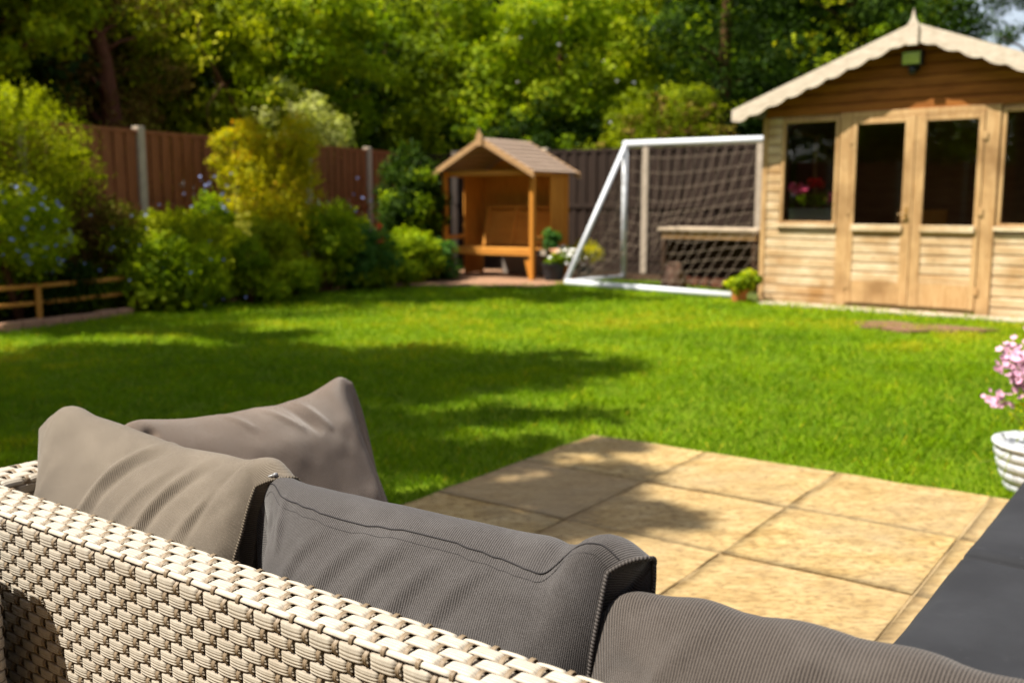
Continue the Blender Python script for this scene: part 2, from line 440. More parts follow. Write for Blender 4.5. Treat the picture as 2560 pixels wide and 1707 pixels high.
# border soil
soil = [(-9,4),(-4.55,4.5),(-4.72,8.86),(-4.0,10.18),(-3.2,11.63),(-2.2,13.05),(-1.0,14.0),(.5,13.9),(1.2,14.9),(2.6,14.2),(3.4,12.4),(9,18),(-3,22),(-9,16)]
tag(MB().add([(x, y, -.004) for x, y in soil], [tuple(range(len(soil)))]).build("border_soil", M_SOIL), kind="structure")

lawn_poly = np.array([(-8.5,-1.5),(-6.6,3.0),(-5.6,6.5),(-4.62,8.80),(-3.95,10.12),(-3.17,11.57),(-2.2,12.95),(-1.0,13.78),(.45,13.60),(1.1,14.6),(1.95,14.55),(2.66,13.2),(2.85,11.50),(5.1,9.56),(7.6,7.4),(8.2,-1.5)])
def inside(P, poly):
    x, y = P[:, 0], P[:, 1]; r = np.zeros(len(P), bool); n = len(poly); j = n-1
    for i in range(n):
        xi, yi = poly[i]; xj, yj = poly[j]
        c = ((yi > y) != (yj > y)) & (x < (xj-xi)*(y-yi)/(yj-yi+1e-12)+xi)
        r ^= c; j = i
    return r
def on_patio(P, m=0.0):
    q = P - C0; a = q @ PD; b = q @ PN
    wob = .018*vnoise(a*3, b*3, 5) + .012*vnoise(a*11, b*11, 6)
    return (a > -.04 + m + wob) & (b > -.01 + m + wob) & (a < 3.02)
# lawn surface as a fine sheet
m = MB()
m.add([(x, y, .0) for x, y in lawn_poly], [tuple(range(len(lawn_poly)))])
lawn = m.build("lawn", M_LAWNB); tag(lawn, kind="structure")
# grass blades
def blades():
    P = []; S = []
    for (y0, y1, dens, wd, ht) in ((1.4, 4.6, 5200, .0042, .030), (4.6, 7, 3600, .005, .032), (7, 10, 1900, .007, .034), (10, 15, 1100, .010, .036)):
        x0, x1 = -.72*y1-.8, .70*y1+.8; nn = int((x1-x0)*(y1-y0)*dens)
        q = np.column_stack([rng.uniform(x0, x1, nn), rng.uniform(y0, y1, nn)])
        q = q[(np.abs(q[:, 0]) < .68*q[:, 1]+.9)]
        P.append(q); S.append(np.column_stack([np.full(len(q), wd), np.full(len(q), ht)]))
    P = np.vstack(P); S = np.vstack(S)
    k = inside(P, lawn_poly + rng.normal(size=lawn_poly.shape)*0) & ~on_patio(P)
    ed = inside(P + rng.normal(size=P.shape)*.05, lawn_poly); k = k & ed
    P = P[k]; S = S[k]; n = len(P)
    big = vnoise(P[:, 0]*1.3, P[:, 1]*1.3, 1); mid = vnoise(P[:, 0]*5, P[:, 1]*5, 2); sm = vnoise(P[:, 0]*14, P[:, 1]*14, 3)
    h = S[:, 1]*(.75 + .35*rng.random(n) + .34*mid + .32*sm)
    a = rng.random(n)*6.283; lean = (.35 + .5*rng.random(n))
    dx = np.cos(a); dy = np.sin(a); b = rng.random(n)*6.283; wx = np.cos(b)*S[:, 0]*.5; wy = np.sin(b)*S[:, 0]*.5
    z = np.zeros(n)
    V = np.stack([np.column_stack([P[:, 0]-wx, P[:, 1]-wy, z]), np.column_stack([P[:, 0]+wx, P[:, 1]+wy, z]),
                  np.column_stack([P[:, 0]+dx*h*lean+wx*.5, P[:, 1]+dy*h*lean+wy*.5, h*.9]),
                  np.column_stack([P[:, 0]+dx*h*lean*1.3-wx*.3, P[:, 1]+dy*h*lean*1.3-wy*.3, h*1.0])], 1).reshape(-1, 3)
    F = np.arange(4*n).reshape(n, 4)
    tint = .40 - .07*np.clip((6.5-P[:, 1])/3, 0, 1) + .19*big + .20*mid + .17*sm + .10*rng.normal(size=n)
    tint += .30*np.exp(-((P[:, 1]-9.0)/2.0)**2) * (.6+.4*big)  # yellow band across the lawn: sun back-scatter put into the blade tint
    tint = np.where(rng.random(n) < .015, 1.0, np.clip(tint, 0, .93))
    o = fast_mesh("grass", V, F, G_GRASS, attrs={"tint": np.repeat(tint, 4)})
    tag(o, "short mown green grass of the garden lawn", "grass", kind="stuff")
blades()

# patio slabs on a 600 mm grid
def patio():
    V = []; F = []; T = []; base = 0; G = 13
    for i in range(5):
        for j in range(11):
            x0 = i*.6 - .04 + .003; x1 = (i+1)*.6 - .04 - .003; y0 = j*.6 + .003; y1 = (j+1)*.6 - .003
            if i == 0: x0 += .0
            u = np.linspace(0, 1, G); X, Y = np.meshgrid(x0+(x1-x0)*u, y0+(y1-y0)*u)
            dz = abs(rng.normal())*.0015; tx, ty = rng.normal(size=2)*.0015
            e = np.minimum(np.minimum(X-x0, x1-X), np.minimum(Y-y0, y1-Y))
            Z = .016 + dz + tx*(X-x0-.3) + ty*(Y-y0-.3) + .003*vnoise(X*7, Y*7, 9) - .0025*np.exp(-e/.005)
            P = C0 + X.reshape(-1, 1)*PD + Y.reshape(-1, 1)*PN
            top = np.column_stack([P, Z.ravel()])
            idx = np.arange(G*G).reshape(G, G) + base
            q = np.stack([idx[:-1, :-1], idx[1:, :-1], idx[1:, 1:], idx[:-1, 1:]], -1).reshape(-1, 4)
            ring = np.concatenate([idx[0, :], idx[1:, -1], idx[-1, -2::-1], idx[-2:0:-1, 0]]) - base
            low = top[ring].copy(); low[:, 2] = -.003
            V.append(top); V.append(low); F.append(q)
            m_ = len(ring); o2 = base + G*G
            F.append(np.array([(ring[k]+base, o2+k, o2+(k+1) % m_, ring[(k+1) % m_]+base) for k in range(m_)]))
            T.append(np.full(G*G+m_, rng.random())); base += G*G+m_
    o = fast_mesh("patio", np.vstack(V), np.vstack(F), M_PATIO, smooth=False, attrs={"tint": np.concatenate(T)})
    tag(o, kind="structure")
    P = lambda a, b: tuple(C0 + a*PD + b*PN)
    j = MB().add([(*P(-.035, .01), .0116), (*P(2.95, .01), .0116), (*P(2.95, 6.6), .0116), (*P(-.035, 6.6), .0116)], [(0, 3, 2, 1)]).build("patio_joints", M_MORTAR)
    tag(j, kind="structure")
patio()

# brick paving by the arbour, brick edging at the left border, flagstone strip and brick patch by the summerhouse
def flat(name, pts, z, mat):
    n = len(pts); vs = [(x, y, z) for x, y in pts] + [(x, y, -.02) for x, y in pts]
    fs = [tuple(range(n))] + [(i, i+n, (i+1) % n+n, (i+1) % n) for i in range(n)]
    return tag(MB().add(vs, fs).build(name, mat), kind="structure")
flat("brick_paving", [(-2.45,12.75),(-1.1,13.55),(.35,13.35),(1.2,14.6),(.9,16.2),(-.8,16.9),(-1.6,15.2),(-2.3,13.3)], .022, M_BRICK)
flat("stone_path", [(2.85,11.52),(5.2,9.5),(5.02,9.3),(2.78,11.2)], .018, M_CONC)
bp = []
for k in range(40):
    a = 2*math.pi*k/40; r_ = 1 + .22*math.sin(3*a+1) + .12*math.sin(7*a) + .08*rng.normal()
    q = np.array([3.66, 9.00]) + np.array([.90, -.43])*math.cos(a)*.50*r_ + np.array([.43, .90])*math.sin(a)*.30*r_
    bp.append(tuple(q))
flat("soil_patch", bp, .026, plain("reddish_bare_soil", (.17, .095, .055), .95, .1, .45, 16, .01))

# ---------------------------------------------------------------- rattan sofa
SO = Vector((-1.0275, 1.686, 0)); SANG = math.atan2(-.589, .808)
sofa = empty("rattan_sofa", SO, SANG, "cream woven rattan garden sofa with high back, standing on the patio edge", "sofa")

def rounded_path(pts, r, seg=6):
    """2-d polyline with rounded corners -> function v -> (pos, normal), total length"""
    out = []
    for i, p in enumerate(pts):
        p = np.array(p, float)
        if i in (0, len(pts)-1): out.append(p); continue
        a = np.array(pts[i-1], float)-p; b = np.array(pts[i+1], float)-p; a /= np.linalg.norm(a); b /= np.linalg.norm(b)
        s = p + a*r; e = p + b*r
        for k in range(seg+1):
            t = k/seg; out.append((1-t)**2*s + 2*t*(1-t)*p + t*t*e)
    out = np.array(out); L = np.concatenate([[0], np.cumsum(np.linalg.norm(np.diff(out, axis=0), axis=1))])
    def f(v):
        x = np.interp(v, L, out[:, 0]); z = np.interp(v, L, out[:, 1])
        x2 = np.interp(v+.002, L, out[:, 0]); z2 = np.interp(v+.002, L, out[:, 1])
        x1 = np.interp(v-.002, L, out[:, 0]); z1 = np.interp(v-.002, L, out[:, 1])
        dx, dz = x2-x1, z2-z1; n = np.sqrt(dx*dx+dz*dz)+1e-9
        return x, z, -dz/n, dx/n
    return f, L[-1]

def grid_faces(a, b, off):
    i = np.arange(a*b).reshape(a, b) + off
    return np.stack([i[:-1, :-1], i[1:, :-1], i[1:, 1:], i[:-1, 1:]], -1).reshape(-1, 4)

def weave(parent, place, path, length, rows, pitch=.0248, s0=0.0, tag_="back", skip=None):
    """rows: list of (v_centre, width, kind). Flat ribbed strips run along s, narrow stakes cross them along the path."""
    f, L = path; Gt = []
    ns = int(length/pitch*12); s = np.linspace(0, length, ns)
    V = []; F = []; off = 0
    prof = np.linspace(-.5, .5, 17)
    for r, (vc, wd, kind) in enumerate(rows):
        ph = (r % 2) * pitch
        jit = vnoise(np.floor((s+ph)/(2*pitch))*1.0+.5, np.full(ns, r+.5), 11)
        x = (s + ph + pitch) % (2*pitch) - pitch          # distance to the stake that passes over this strip
        if kind == 'cord':
            dip = np.exp(-(x/.0055)**2); outd = .0036 - .0034*dip; ribs = .0012*np.sqrt(np.clip(1-(2*prof)**2, 0, 1)); sag = 0*s
        else:
            dip = np.exp(-(x/.0066)**4)
            bulge = np.cos(np.clip(x-pitch, -pitch, pitch)/pitch*1.57)  # unused shape helper
            bul = np.abs(np.sin(np.pi*(s+ph)/(2*pitch)))
            outd = (.0022 + .0005*jit)*bul**.6*(1-dip) - .0022*dip
            pr = (.5-prof)
            ribs = np.where(pr > .28, .0016*np.abs(np.sin((pr-.28)/.72*np.pi*3))**.55, .0016*np.clip(pr/.28, 0, 1)) - .0012*np.clip(np.abs(prof)-.40, 0, 1)/.1
            sag = -.0012*bul*(wd/.012) * (.5 if kind == 'face' else .3) + .0006*jit
        vv = vc + (prof*wd)[None, :] + sag[:, None]
        # bricks swell towards their middle
        if kind != 'cord': vv = vc + (prof*wd)[None, :]*(0.99+.04*bul[:, None]) + sag[:, None]
        x2, z2, nx, nz = f(vv)
        o = outd[:, None] + ribs[None, :]
        S = np.repeat(s[:, None], len(prof), 1) + s0
        P = place(S, x2 + nx*o, z2 + nz*o)
        V.append(P.reshape(-1, 3)); F.append(grid_faces(ns, len(prof), off)); off += ns*len(prof)
        gv = 1 - np.clip(ribs/.0010, 0, 1) if kind != 'cord' else 0*ribs
        Gt.append((np.clip(gv[None, :]*.8 + .75*dip[:, None]**1.0 + .12*rng.random((ns, 1)) + .18*np.clip(jit, 0, 1)[:, None], 0, 1)).ravel())
    strips = fast_mesh(tag_ + "_strips", np.vstack(V), np.vstack(F), M_RAT, parent, smooth=True, attrs={"tint": np.concatenate(Gt)})
    V = []; F = []; off = 0
    prof = np.linspace(-.5, .5, 7); sw = .0066
    vcs = np.array([q[0] for q in rows]); 
    nst = int(length/pitch)
    for k in range(nst+1):
        sk = k*pitch
        # over/under control points at each row centre
        over = np.array([1.0 if ((k + r) % 2 == 0) else -1.0 for r in range(len(rows))])
        # strip x==0 where (s+ph+pitch)%(2pitch)==pitch -> s = -ph mod 2pitch
        over = np.array([1.0 if ((sk + (r % 2)*pitch + 1e-6) % (2*pitch)) < pitch*.5 else -1.0 for r in range(len(rows))])
        v = np.linspace(vcs.min()-.004, vcs.max()+.004, len(rows)*5)
        ow = np.interp(v, vcs, over)
        ow = np.clip(ow*1.6, -1, 1)
        g = np.where(ow > 0, .0046*ow, .0030*ow)
        # wide strips in corner rows push the stake further out
        x2, z2, nx, nz = f(v)
        rib = .0011*np.abs(np.sin((prof+.5)*np.pi*2))**.6
        o = g[:, None] + rib[None, :]
        S = sk + (prof*sw)[None, :] + np.zeros((len(v), 1)) + s0 + .0006*rng.normal()
        P = place(S, x2[:, None] + nx[:, None]*o, z2[:, None] + nz[:, None]*o)
        V.append(P.reshape(-1, 3)); F.append(grid_faces(len(v), len(prof), off)); off += len(v)*len(prof)
    fast_mesh(tag_ + "_stakes", np.vstack(V), np.vstack(F), M_STK, parent, smooth=True)

RZ = .66; RW = .081
back_path = rounded_path([(0, .08), (0, RZ), (RW, RZ), (RW, .36)], .013)
Lf = RZ - .08
def rows_for(face_v0, Lf, topw, inner):
    rows = []
    v = Lf - .0035
    v -= .0015
    rows.append((v, .0198, 'edge'))                       # wide strip wrapping the front edge
    vv = v - .0198*.5 - .0086
    while vv > face_v0:
        rows.insert(0, (vv, .0164, 'face')); vv -= .0169
    v2 = Lf + .0088
    rows.append((v2, .0055, 'cord')); v2 += .0055*.5
    n = 3; wtop = (topw - .013 - (v2 - Lf)) / n + .003
    for k in range(n):
        v2 += wtop*.5; rows.append((v2, wtop*.93, 'top')); v2 += wtop*.5
    for k in range(inner):
        v2 += .0085; rows.append((v2, .0164, 'face')); v2 += .0084
    return rows
place_back = lambda s, t, z: np.stack([s, t, z], -1)
weave(sofa, place_back, back_path, 2.02, rows_for(.06, Lf-.011, RW, 6), s0=.004, tag_="back")
arm_path = rounded_path([(0, .40), (0, RZ), (.10, RZ), (.10, .36)], .013)
place_arm = lambda s, t, z: np.stack([t, s + RW + .001, z], -1)
weave(sofa, place_arm, arm_path, .86, rows_for(.02, RZ-.40-.011, .10, 11), pitch=.0248, s0=.0, tag_="arm")
MB().box(.012, 2.02, .006, RW-.006, .06, RZ-.009).box(.006, .094, RW-.006, .93, .06, RZ-.009).build("frame", M_RDARK, sofa)
# seat base, chaise base and feet
MB().box(.11, 2.0, .09, .80, .10, .30).build("seat_base", M_RAT, sofa, bevel=.01)
MB().box(1.43, 2.16, .81, 2.16, .10, .325).build("chaise_base", M_RAT, sofa, bevel=.01)
for x, y in ((.16, .2), (1.9, .2), (.16, .74), (1.5, 2.1), (2.1, 2.1)):
    MB().lathe([(0, 0), (.022, 0), (.026, .105), (0, .105)], 12, (x, y, 0)).build("foot", M_RDARK, sofa)

# a woven side table whose corner shows at the lower left
ST_S, ST_T, ST_Z = .356, -.05, .655
stool = empty("rattan_side_table", tuple(SO + Vector((.808*ST_S+.589*ST_T, -.589*ST_S+.808*ST_T, 0))), SANG,
              "shaded woven rattan side table behind the sofa, only its corner edge in view", "side table")
def stool_shell():
    r = .02; plan, PL = rounded_path([(-.5, -.42), (0, -.42), (0, 0), (-.5, 0)], r)
    def place(s, T, Z):
        x, y, nx, ny = plan(s)
        return np.stack([x + nx*T, y + ny*T, Z], -1)
    vp = rounded_path([(0, .07), (0, ST_Z-.004)], .01)
    rows = [(.012 + .0169*k, .0164, 'face') for k in range(int((ST_Z-.09)/.0169)+1)]
    weave(stool, place, vp, PL, rows, tag_="side")
stool_shell()
tp_ = rounded_path([(-.415, ST_Z-.004), (-.005, ST_Z-.004)], .01)
weave(stool, lambda s, T, Z: np.stack([s, T, Z], -1), tp_, .49, [(.012 + .0169*k, .0164, 'top') for k in range(24)], pitch=.0248, s0=-.495, tag_="top")
MB().box(-.5, -.008, -.412, -.008, .06, ST_Z-.010).build("frame", M_RDARK, stool, bevel=.006)

# ---------------------------------------------------------------- cushions
def smooth01(x): x = np.clip(x, 0, 1); return x*x*(3-2*x)
def cushion(name, label, s0, t0, zbase, ang_rel, lean, W, top, thick, mats, group, disp, endL, endR, seam=None, pipes=(True, True), lend=(.0, .0), backflat=.6):
    """A back cushion. Local frame: a along the width, b up the (leaning) cushion, c out of its visible face.
    top(u)->height of the top edge above zbase, thick(u)->half thickness; endX=(half thickness at the end, front shift, recess)."""
    fab, pipe = mats
    loc = SO + Vector((.808*s0 + .589*t0, -.589*s0 + .808*t0, zbase))
    root = empty(name, loc, SANG + ang_rel, label, "cushion", group)
    NU, NTH = 260, 220
    u = np.linspace(0, 1, NU); th = np.linspace(0, 2*np.pi, NTH, endpoint=False)
    U, TH = np.meshgrid(u, th, indexing='ij')
    hb = top(u)/2; mid = hb
    eL = np.exp(-(u/.10)); eR = np.exp(-((1-u)/.09))
    fall = 1 - (np.clip(1-u/.16, 0, 1)**2.2) - (np.clip(1-(1-u)/.16, 0, 1)**2.2)
    T = endL[0]*np.clip(1-u/.16, 0, 1)**2.2 + endR[0]*np.clip(1-(1-u)/.16, 0, 1)**2.2 + thick(u)*fall
    c_, s_ = np.cos(TH), np.sin(TH)
    b = mid[:, None] + hb[:, None]*np.sign(c_)*np.abs(c_)**.80
    eR_ = np.clip(1-(1-U)/.14, 0, 1)**1.3*(1 if endR[2] > .03 else 0) + np.clip(1-U/.14, 0, 1)**1.3*(1 if endL[2] > .03 else 0)
    cc = T[:, None]*np.sign(s_)*np.abs(s_)**(.95 - .38*np.clip(eR_, 0, 1))
    cc = np.where(cc < 0, cc*backflat, cc)
    # belly: thicker below the middle
    rel = np.clip(b/(2*hb[:, None]), 0, 1)
    cc = cc*(1.12 - .32*rel**2)
    shift = endL[1]*np.clip(1-u/.25, 0, 1)[:, None]**2 * np.clip(s_, 0, 1) - endR[1]*np.clip(1-(1-u)/.25, 0, 1)[:, None]**2 * np.clip(s_*2.0, 0, 1)**1.3
    a = U*W + shift
    # end edges bow inwards halfway down
    bow = 1 - np.exp(-np.clip(2*hb[:, None]-b, 0, 1)/.07)
    a = a + lend[0]*bow*np.clip(1-U/.3, 0, 1)**1.5 - lend[1]*bow*np.clip(1-(1-U)/.3, 0, 1)**1.5
    dn = 2*hb[:, None] - b                       # distance below the top edge
    d = disp(U, dn, s_, a, b)
    cc = cc + d*s_; b = b + d*c_*.8
    sl, cl = math.sin(lean), math.cos(lean)
    def w3(a, b, c):      # local: x=a, y (away from camera) , z
        return np.stack([a, b*sl - c*cl, b*cl + c*sl], -1)
    body = w3(a, b, cc)
    uvU = U*W
    V = [body.reshape(-1, 3)]
    # arc coordinate for v
    arc = np.concatenate([np.zeros((NU, 1)), np.cumsum(np.linalg.norm(np.diff(body, axis=1), axis=2), axis=1)], 1)
    UV = [np.stack([uvU, arc], -1).reshape(-1, 2)]
    idx = np.arange(NU*NTH).reshape(NU, NTH)
    nx = np.roll(idx, -1, axis=1)
    F = [np.stack([idx[:-1], nx[:-1], nx[1:], idx[1:]], -1).reshape(-1, 4)]
    off = NU*NTH
    for end, (row, sg, rec) in enumerate(((0, 1, endL[2]), (NU-1, -1, endR[2]))):
        ringA, ringB, ringC = a[row], b[row], cc[row]; ca, cb, c0 = ringA.mean(), ringB.mean(), ringC.mean()*0
        prev = idx[row]; K = 12
        for k in range(1, K+1):
            q = k/K; sc_ = (1-q)
            A = ringA*(1-q) + ca*q + sg*rec*math.sin(min(q*2.4, 1)*math.pi/2)
            B = cb + (ringB-cb)*sc_; C = c0 + (ringC-c0)*sc_
            P = w3(A, B + .009*np.sin(5*th+q*6)*q*(1-q)*3, C)
            V.append(P.reshape(-1, 3)); UV.append(np.stack([B, C*0 + q*.05], -1))
            cur = np.arange(NTH) + off; off += NTH
            pn, cn = np.roll(prev, -1), np.roll(cur, -1)
            F.append(np.stack([prev, cur, cn, pn] if end == 0 else [prev, pn, cn, cur], -1)); prev = cur
    fast_mesh("cover", np.vstack(V), np.vstack(F), fab, root, smooth=True, uv=np.vstack(UV))
    def cord(nm, P, r, mat, closed=False):
        n = 8; P = np.asarray(P); m_ = len(P)
        Tg = np.gradient(P, axis=0); Tg /= np.linalg.norm(Tg, axis=1, keepdims=True)+1e-9
        ref = np.array([.3, -.8, .5]); X = np.cross(Tg, ref); X /= np.linalg.norm(X, axis=1, keepdims=True)+1e-9; Y = np.cross(Tg, X)
        al = np.linspace(0, 2*np.pi, n+1)
        Vv = P[:, None] + r*(np.cos(al)[None, :, None]*X[:, None] + np.sin(al)[None, :, None]*Y[:, None])
        ar = np.concatenate([[0], np.cumsum(np.linalg.norm(np.diff(P, axis=0), axis=1))])
        uvv = np.stack(np.broadcast_arrays(ar[:, None], al[None, :]/6.283), -1).reshape(-1, 2)
        return fast_mesh(nm, Vv.reshape(-1, 3), grid_faces(m_, n+1, 0), mat, root, smooth=True, uv=uvv)
    for e, row in ((0, 0), (1, NU-1)):
        if pipes[e]:
            P = np.vstack([body[row], body[row][:1]]); P = P + np.array([(-.001 if e == 0 else .001), 0, 0])
            cord("piping", P, .0027, pipe)
    if seam is not None:
        # a stitched seam that runs across the face just under the top edge
        P = []; P2 = []
        for i in range(6, NU-3):
            dd = seam(u[i]); 
            k = np.argmin(np.where((th > .02) & (th < np.pi), np.abs(dn[i]-dd), 9))
            nrm = np.array([0, -cl*s_[i, k] + sl*c_[i, k], cl*c_[i, k] + sl*s_[i, k]])
            P.append(body[i, k] + nrm*.0006)
            k2 = np.argmin(np.where((th > .02) & (th < np.pi), np.abs(dn[i]-dd-.0105), 9)); P2.append(body[i, k2]+nrm*.0001)
        P = np.array(P); P2 = np.array(P2)
        ker = np.ones(7)/7
        for Q in (P, P2):
            for c in range(3): Q[3:-3, c] = np.convolve(Q[:, c], ker, 'valid')
        cord("seam", P, .0009, M_THREAD); cord("stitching", P2, .00032, M_THREAD)
    return root, body, (a, b, cc), w3

def tab(xs, ys): return lambda u: np.interp(u, xs, ys)
def smtab(xs, ys):
    def f(u):
        uu = np.asarray(u, float); acc = 0
        for d, wt in ((-.03, .15), (-.015, .22), (0, .26), (.015, .22), (.03, .15)): acc = acc + wt*np.interp(np.clip(uu+d, 0, 1), xs, ys)
        return acc
    return f
def fold(U, D, u0, d0, u1, d1, width, amp, curve=0.0):
    """ridge along a line from (u0,d0) to (u1,d1); D is metres below the top edge; U scaled to metres"""
    x = U*.62; x0, x1 = u0*.62, u1*.62
    L2 = (x1-x0)**2 + (d1-d0)**2; t = ((x-x0)*(x1-x0) + (D-d0)*(d1-d0))/L2
    tc = np.clip(t, 0, 1); off = curve*np.sin(np.pi*tc)
    nxx, nyy = -(d1-d0)/math.sqrt(L2), (x1-x0)/math.sqrt(L2)
    dist = (x - (x0+(x1-x0)*tc))*nxx + (D - (d0+(d1-d0)*tc))*nyy - off
    fade = np.sin(np.pi*np.clip(t, 0, 1))**.7 * (t > 0) * (t < 1)
    return amp*np.exp(-(dist/width)**2)*fade
GR = "scatter cushions along the back of the rattan sofa"

# cushion 1 : taupe, far left against the back
def disp1(U, D, s_, a, b):
    f = (s_ > -.25)
    d = fold(U, D, .60, -.01, .40, .16, .007, .0065, .02) - fold(U, D, .635, .0, .44, .15, .008, .0055, .02)
    d += fold(U, D, .69, .02, .50, .20, .008, .0035, .015) + fold(U, D, .78, .0, .60, .19, .008, .0050, .02) - fold(U, D, .81, .01, .64, .17, .008, .0050, .02)
    d += fold(U, D, .88, .03, .74, .16, .009, .0035, .01) - fold(U, D, .90, .0, .79, .15, .009, .0035, .01)
    d += fold(U, D, .30, .06, .16, .16, .016, .003, .01) + fold(U, D, .12, .0, .02, .08, .012, .004)
    d += .0030*vnoise(U*5, D*14, 21) + .0012*vnoise(U*16+D*20, D*30, 22)
    return d*f
cushion("back_cushion", "taupe corded cushion with soft creases, at the corner end of the sofa back", .055, .100, .36, 0, R(13), .685,
        smtab([0, .025, .06, .11, .16, .234, .42, .61, .77, .86, .90, .94, .97, 1], [.375, .405, .412, .437, .440, .431, .420, .411, .413, .412, .424, .427, .420, .40]),
        lambda u: .062 + .018*np.sin(np.pi*u), (M_TAUPE, M_PIPE_T), GR, disp1, (.028, 0, -.008), (.044, .052, .045), pipes=(False, True), lend=(.088, .0))

# cushion 2 : grey, in focus, with its zip seam
def disp2(U, D, s_, a, b):
    f = (s_ > -.25)
    sm = .030 + .010*np.sin(U*9) 
    d = 0
    for u0, L, am in ((.10, .07, .0035), (.30, .11, .0022), (.40, .13, .0026), (.50, .12, .0028), (.60, .13, .0026), (.70, .12, .0024)):
        d = d + fold(U, D, u0+.02, .035, u0-.10, .035+L, .011, am, .01) - fold(U, D, u0+.055, .035, u0-.065, .035+L, .010, am*.7, .01)
    d += fold(U, D, .12, .02, .17, .09, .009, .006) - fold(U, D, .07, .03, .10, .09, .012, .004)
    d -= .005*np.exp(-((U-.835)/.03)**2)*np.exp(-((D-.02)/.03)**2)
    d += .005*smooth01((U-.86)/.03)*np.exp(-(D/.05)**2)
    d += .0022*vnoise(U*5, D*12, 31) + .0010*vnoise(U*16+D*22, D*30, 32)
    return d*f
c2 = cushion("back_cushion", "dark grey corded cushion with stitched zip seam, in the middle of the sofa back", .675, .095, .36, 0, R(13), .650,
        smtab([0, .03, .06, .14, .38, .72, .82, .865, .885, .93, .97, 1], [.375, .402, .410, .400, .402, .404, .408, .402, .420, .425, .420, .402]),
        lambda u: .068 + .018*np.sin(np.pi*u), (M_GREY, M_PIPE), GR, disp2, (.014, 0, -.012), (.038, .040, .031),
        seam=lambda u: .010 + .016*smooth01((u-.02)/.10) - .003*np.sin(u*14) + .006*np.exp(-((u-.81)/.05)**2) - .014*smooth01((u-.83)/.05) , pipes=(False, True), lend=(.080, .0))
# its zip pull
zr, zb, (za, zbb, zc), zw = c2
p0 = Vector(zb[8, 4]); 
MB().tube([p0+Vector((-.004, -.004, .001)), p0+Vector((.004, -.006, .006)), p0+Vector((.022, -.006, .012))], [.0028, .0024, .0018], 8).tube([p0+Vector((.020, -.006, .0115)), p0+Vector((.026, -.006, .0135))], .0032, 8).build("zip_pull", M_METAL, zr, smooth=True)

# cushion 4 : brown-grey, nearest
def disp4(U, D, s_, a, b):
    f = (s_ > -.25)
    d = .0045*np.sin((U*.62)*60 + D*10)*np.exp(-(D/.035)**2)*smooth01(U/.1) *.6
    d += fold(U, D, .28, .0, .12, .13, .014, .004, .01) + fold(U, D, .45, .0, .30, .15, .014, .004, .01) + fold(U, D, .60, .0, .46, .13, .014, .0035, .01)
    d -= fold(U, D, .02, .06, .16, .08, .010, .005)
    d += .004*vnoise(U*4, D*10, 41) + .001*vnoise(U*15+D*20, D*30, 42)
    return d*f
cushion("back_cushion", "brown grey corded cushion nearest the camera, overlapping the grey one", 1.262, .095, .36, 0, R(13), .64,
        smtab([0, .02, .05, .10, .2, .4, .7, 1], [.30, .345, .362, .374, .380, .382, .382, .375]),
        lambda u: .075 + .022*np.sin(np.pi*u), (M_GREY2, M_PIPE), GR, disp4, (.050, -.005, .01), (.044, .04, .03), pipes=(True, True), lend=(.062, .0))

# cushion 3 : mauve-brown, further off, leaning on the arm
def disp3(U, D, s_, a, b):
    f = (s_ > -.3)
    d = fold(U, D, .50, .0, .62, .08, .010, .004) + fold(U, D, .66, .0, .74, .10, .012, .0045) - fold(U, D, .60, .0, .68, .10, .012, .004)
    d += fold(U, D, .36, .0, .44, .06, .010, .003) - .012*np.exp(-((U-.085)/.018)**2-((D-.035)/.010)**2)
    d += .005*vnoise(U*4, D*10, 51) + .001*vnoise(U*15, D*30, 52)
    return d*f
cushion("back_cushion", "mauve brown cushion leaning on the far arm, its right corner sticking up", .395, .240, .36, math.pi/2, R(28), .612,
        smtab([0, .03, .08, .2, .42, .62, .78, .88, .93, .97, 1], [.410, .433, .443, .429, .414, .411, .422, .437, .446, .446, .420]),
        lambda u: .055 + .028*np.sin(np.pi*u), (M_MAUVE, M_PIPE_T), GR, disp3, (.034, .02, .04), (.012, .0, -.012), pipes=(True, False), lend=(.0, .055))

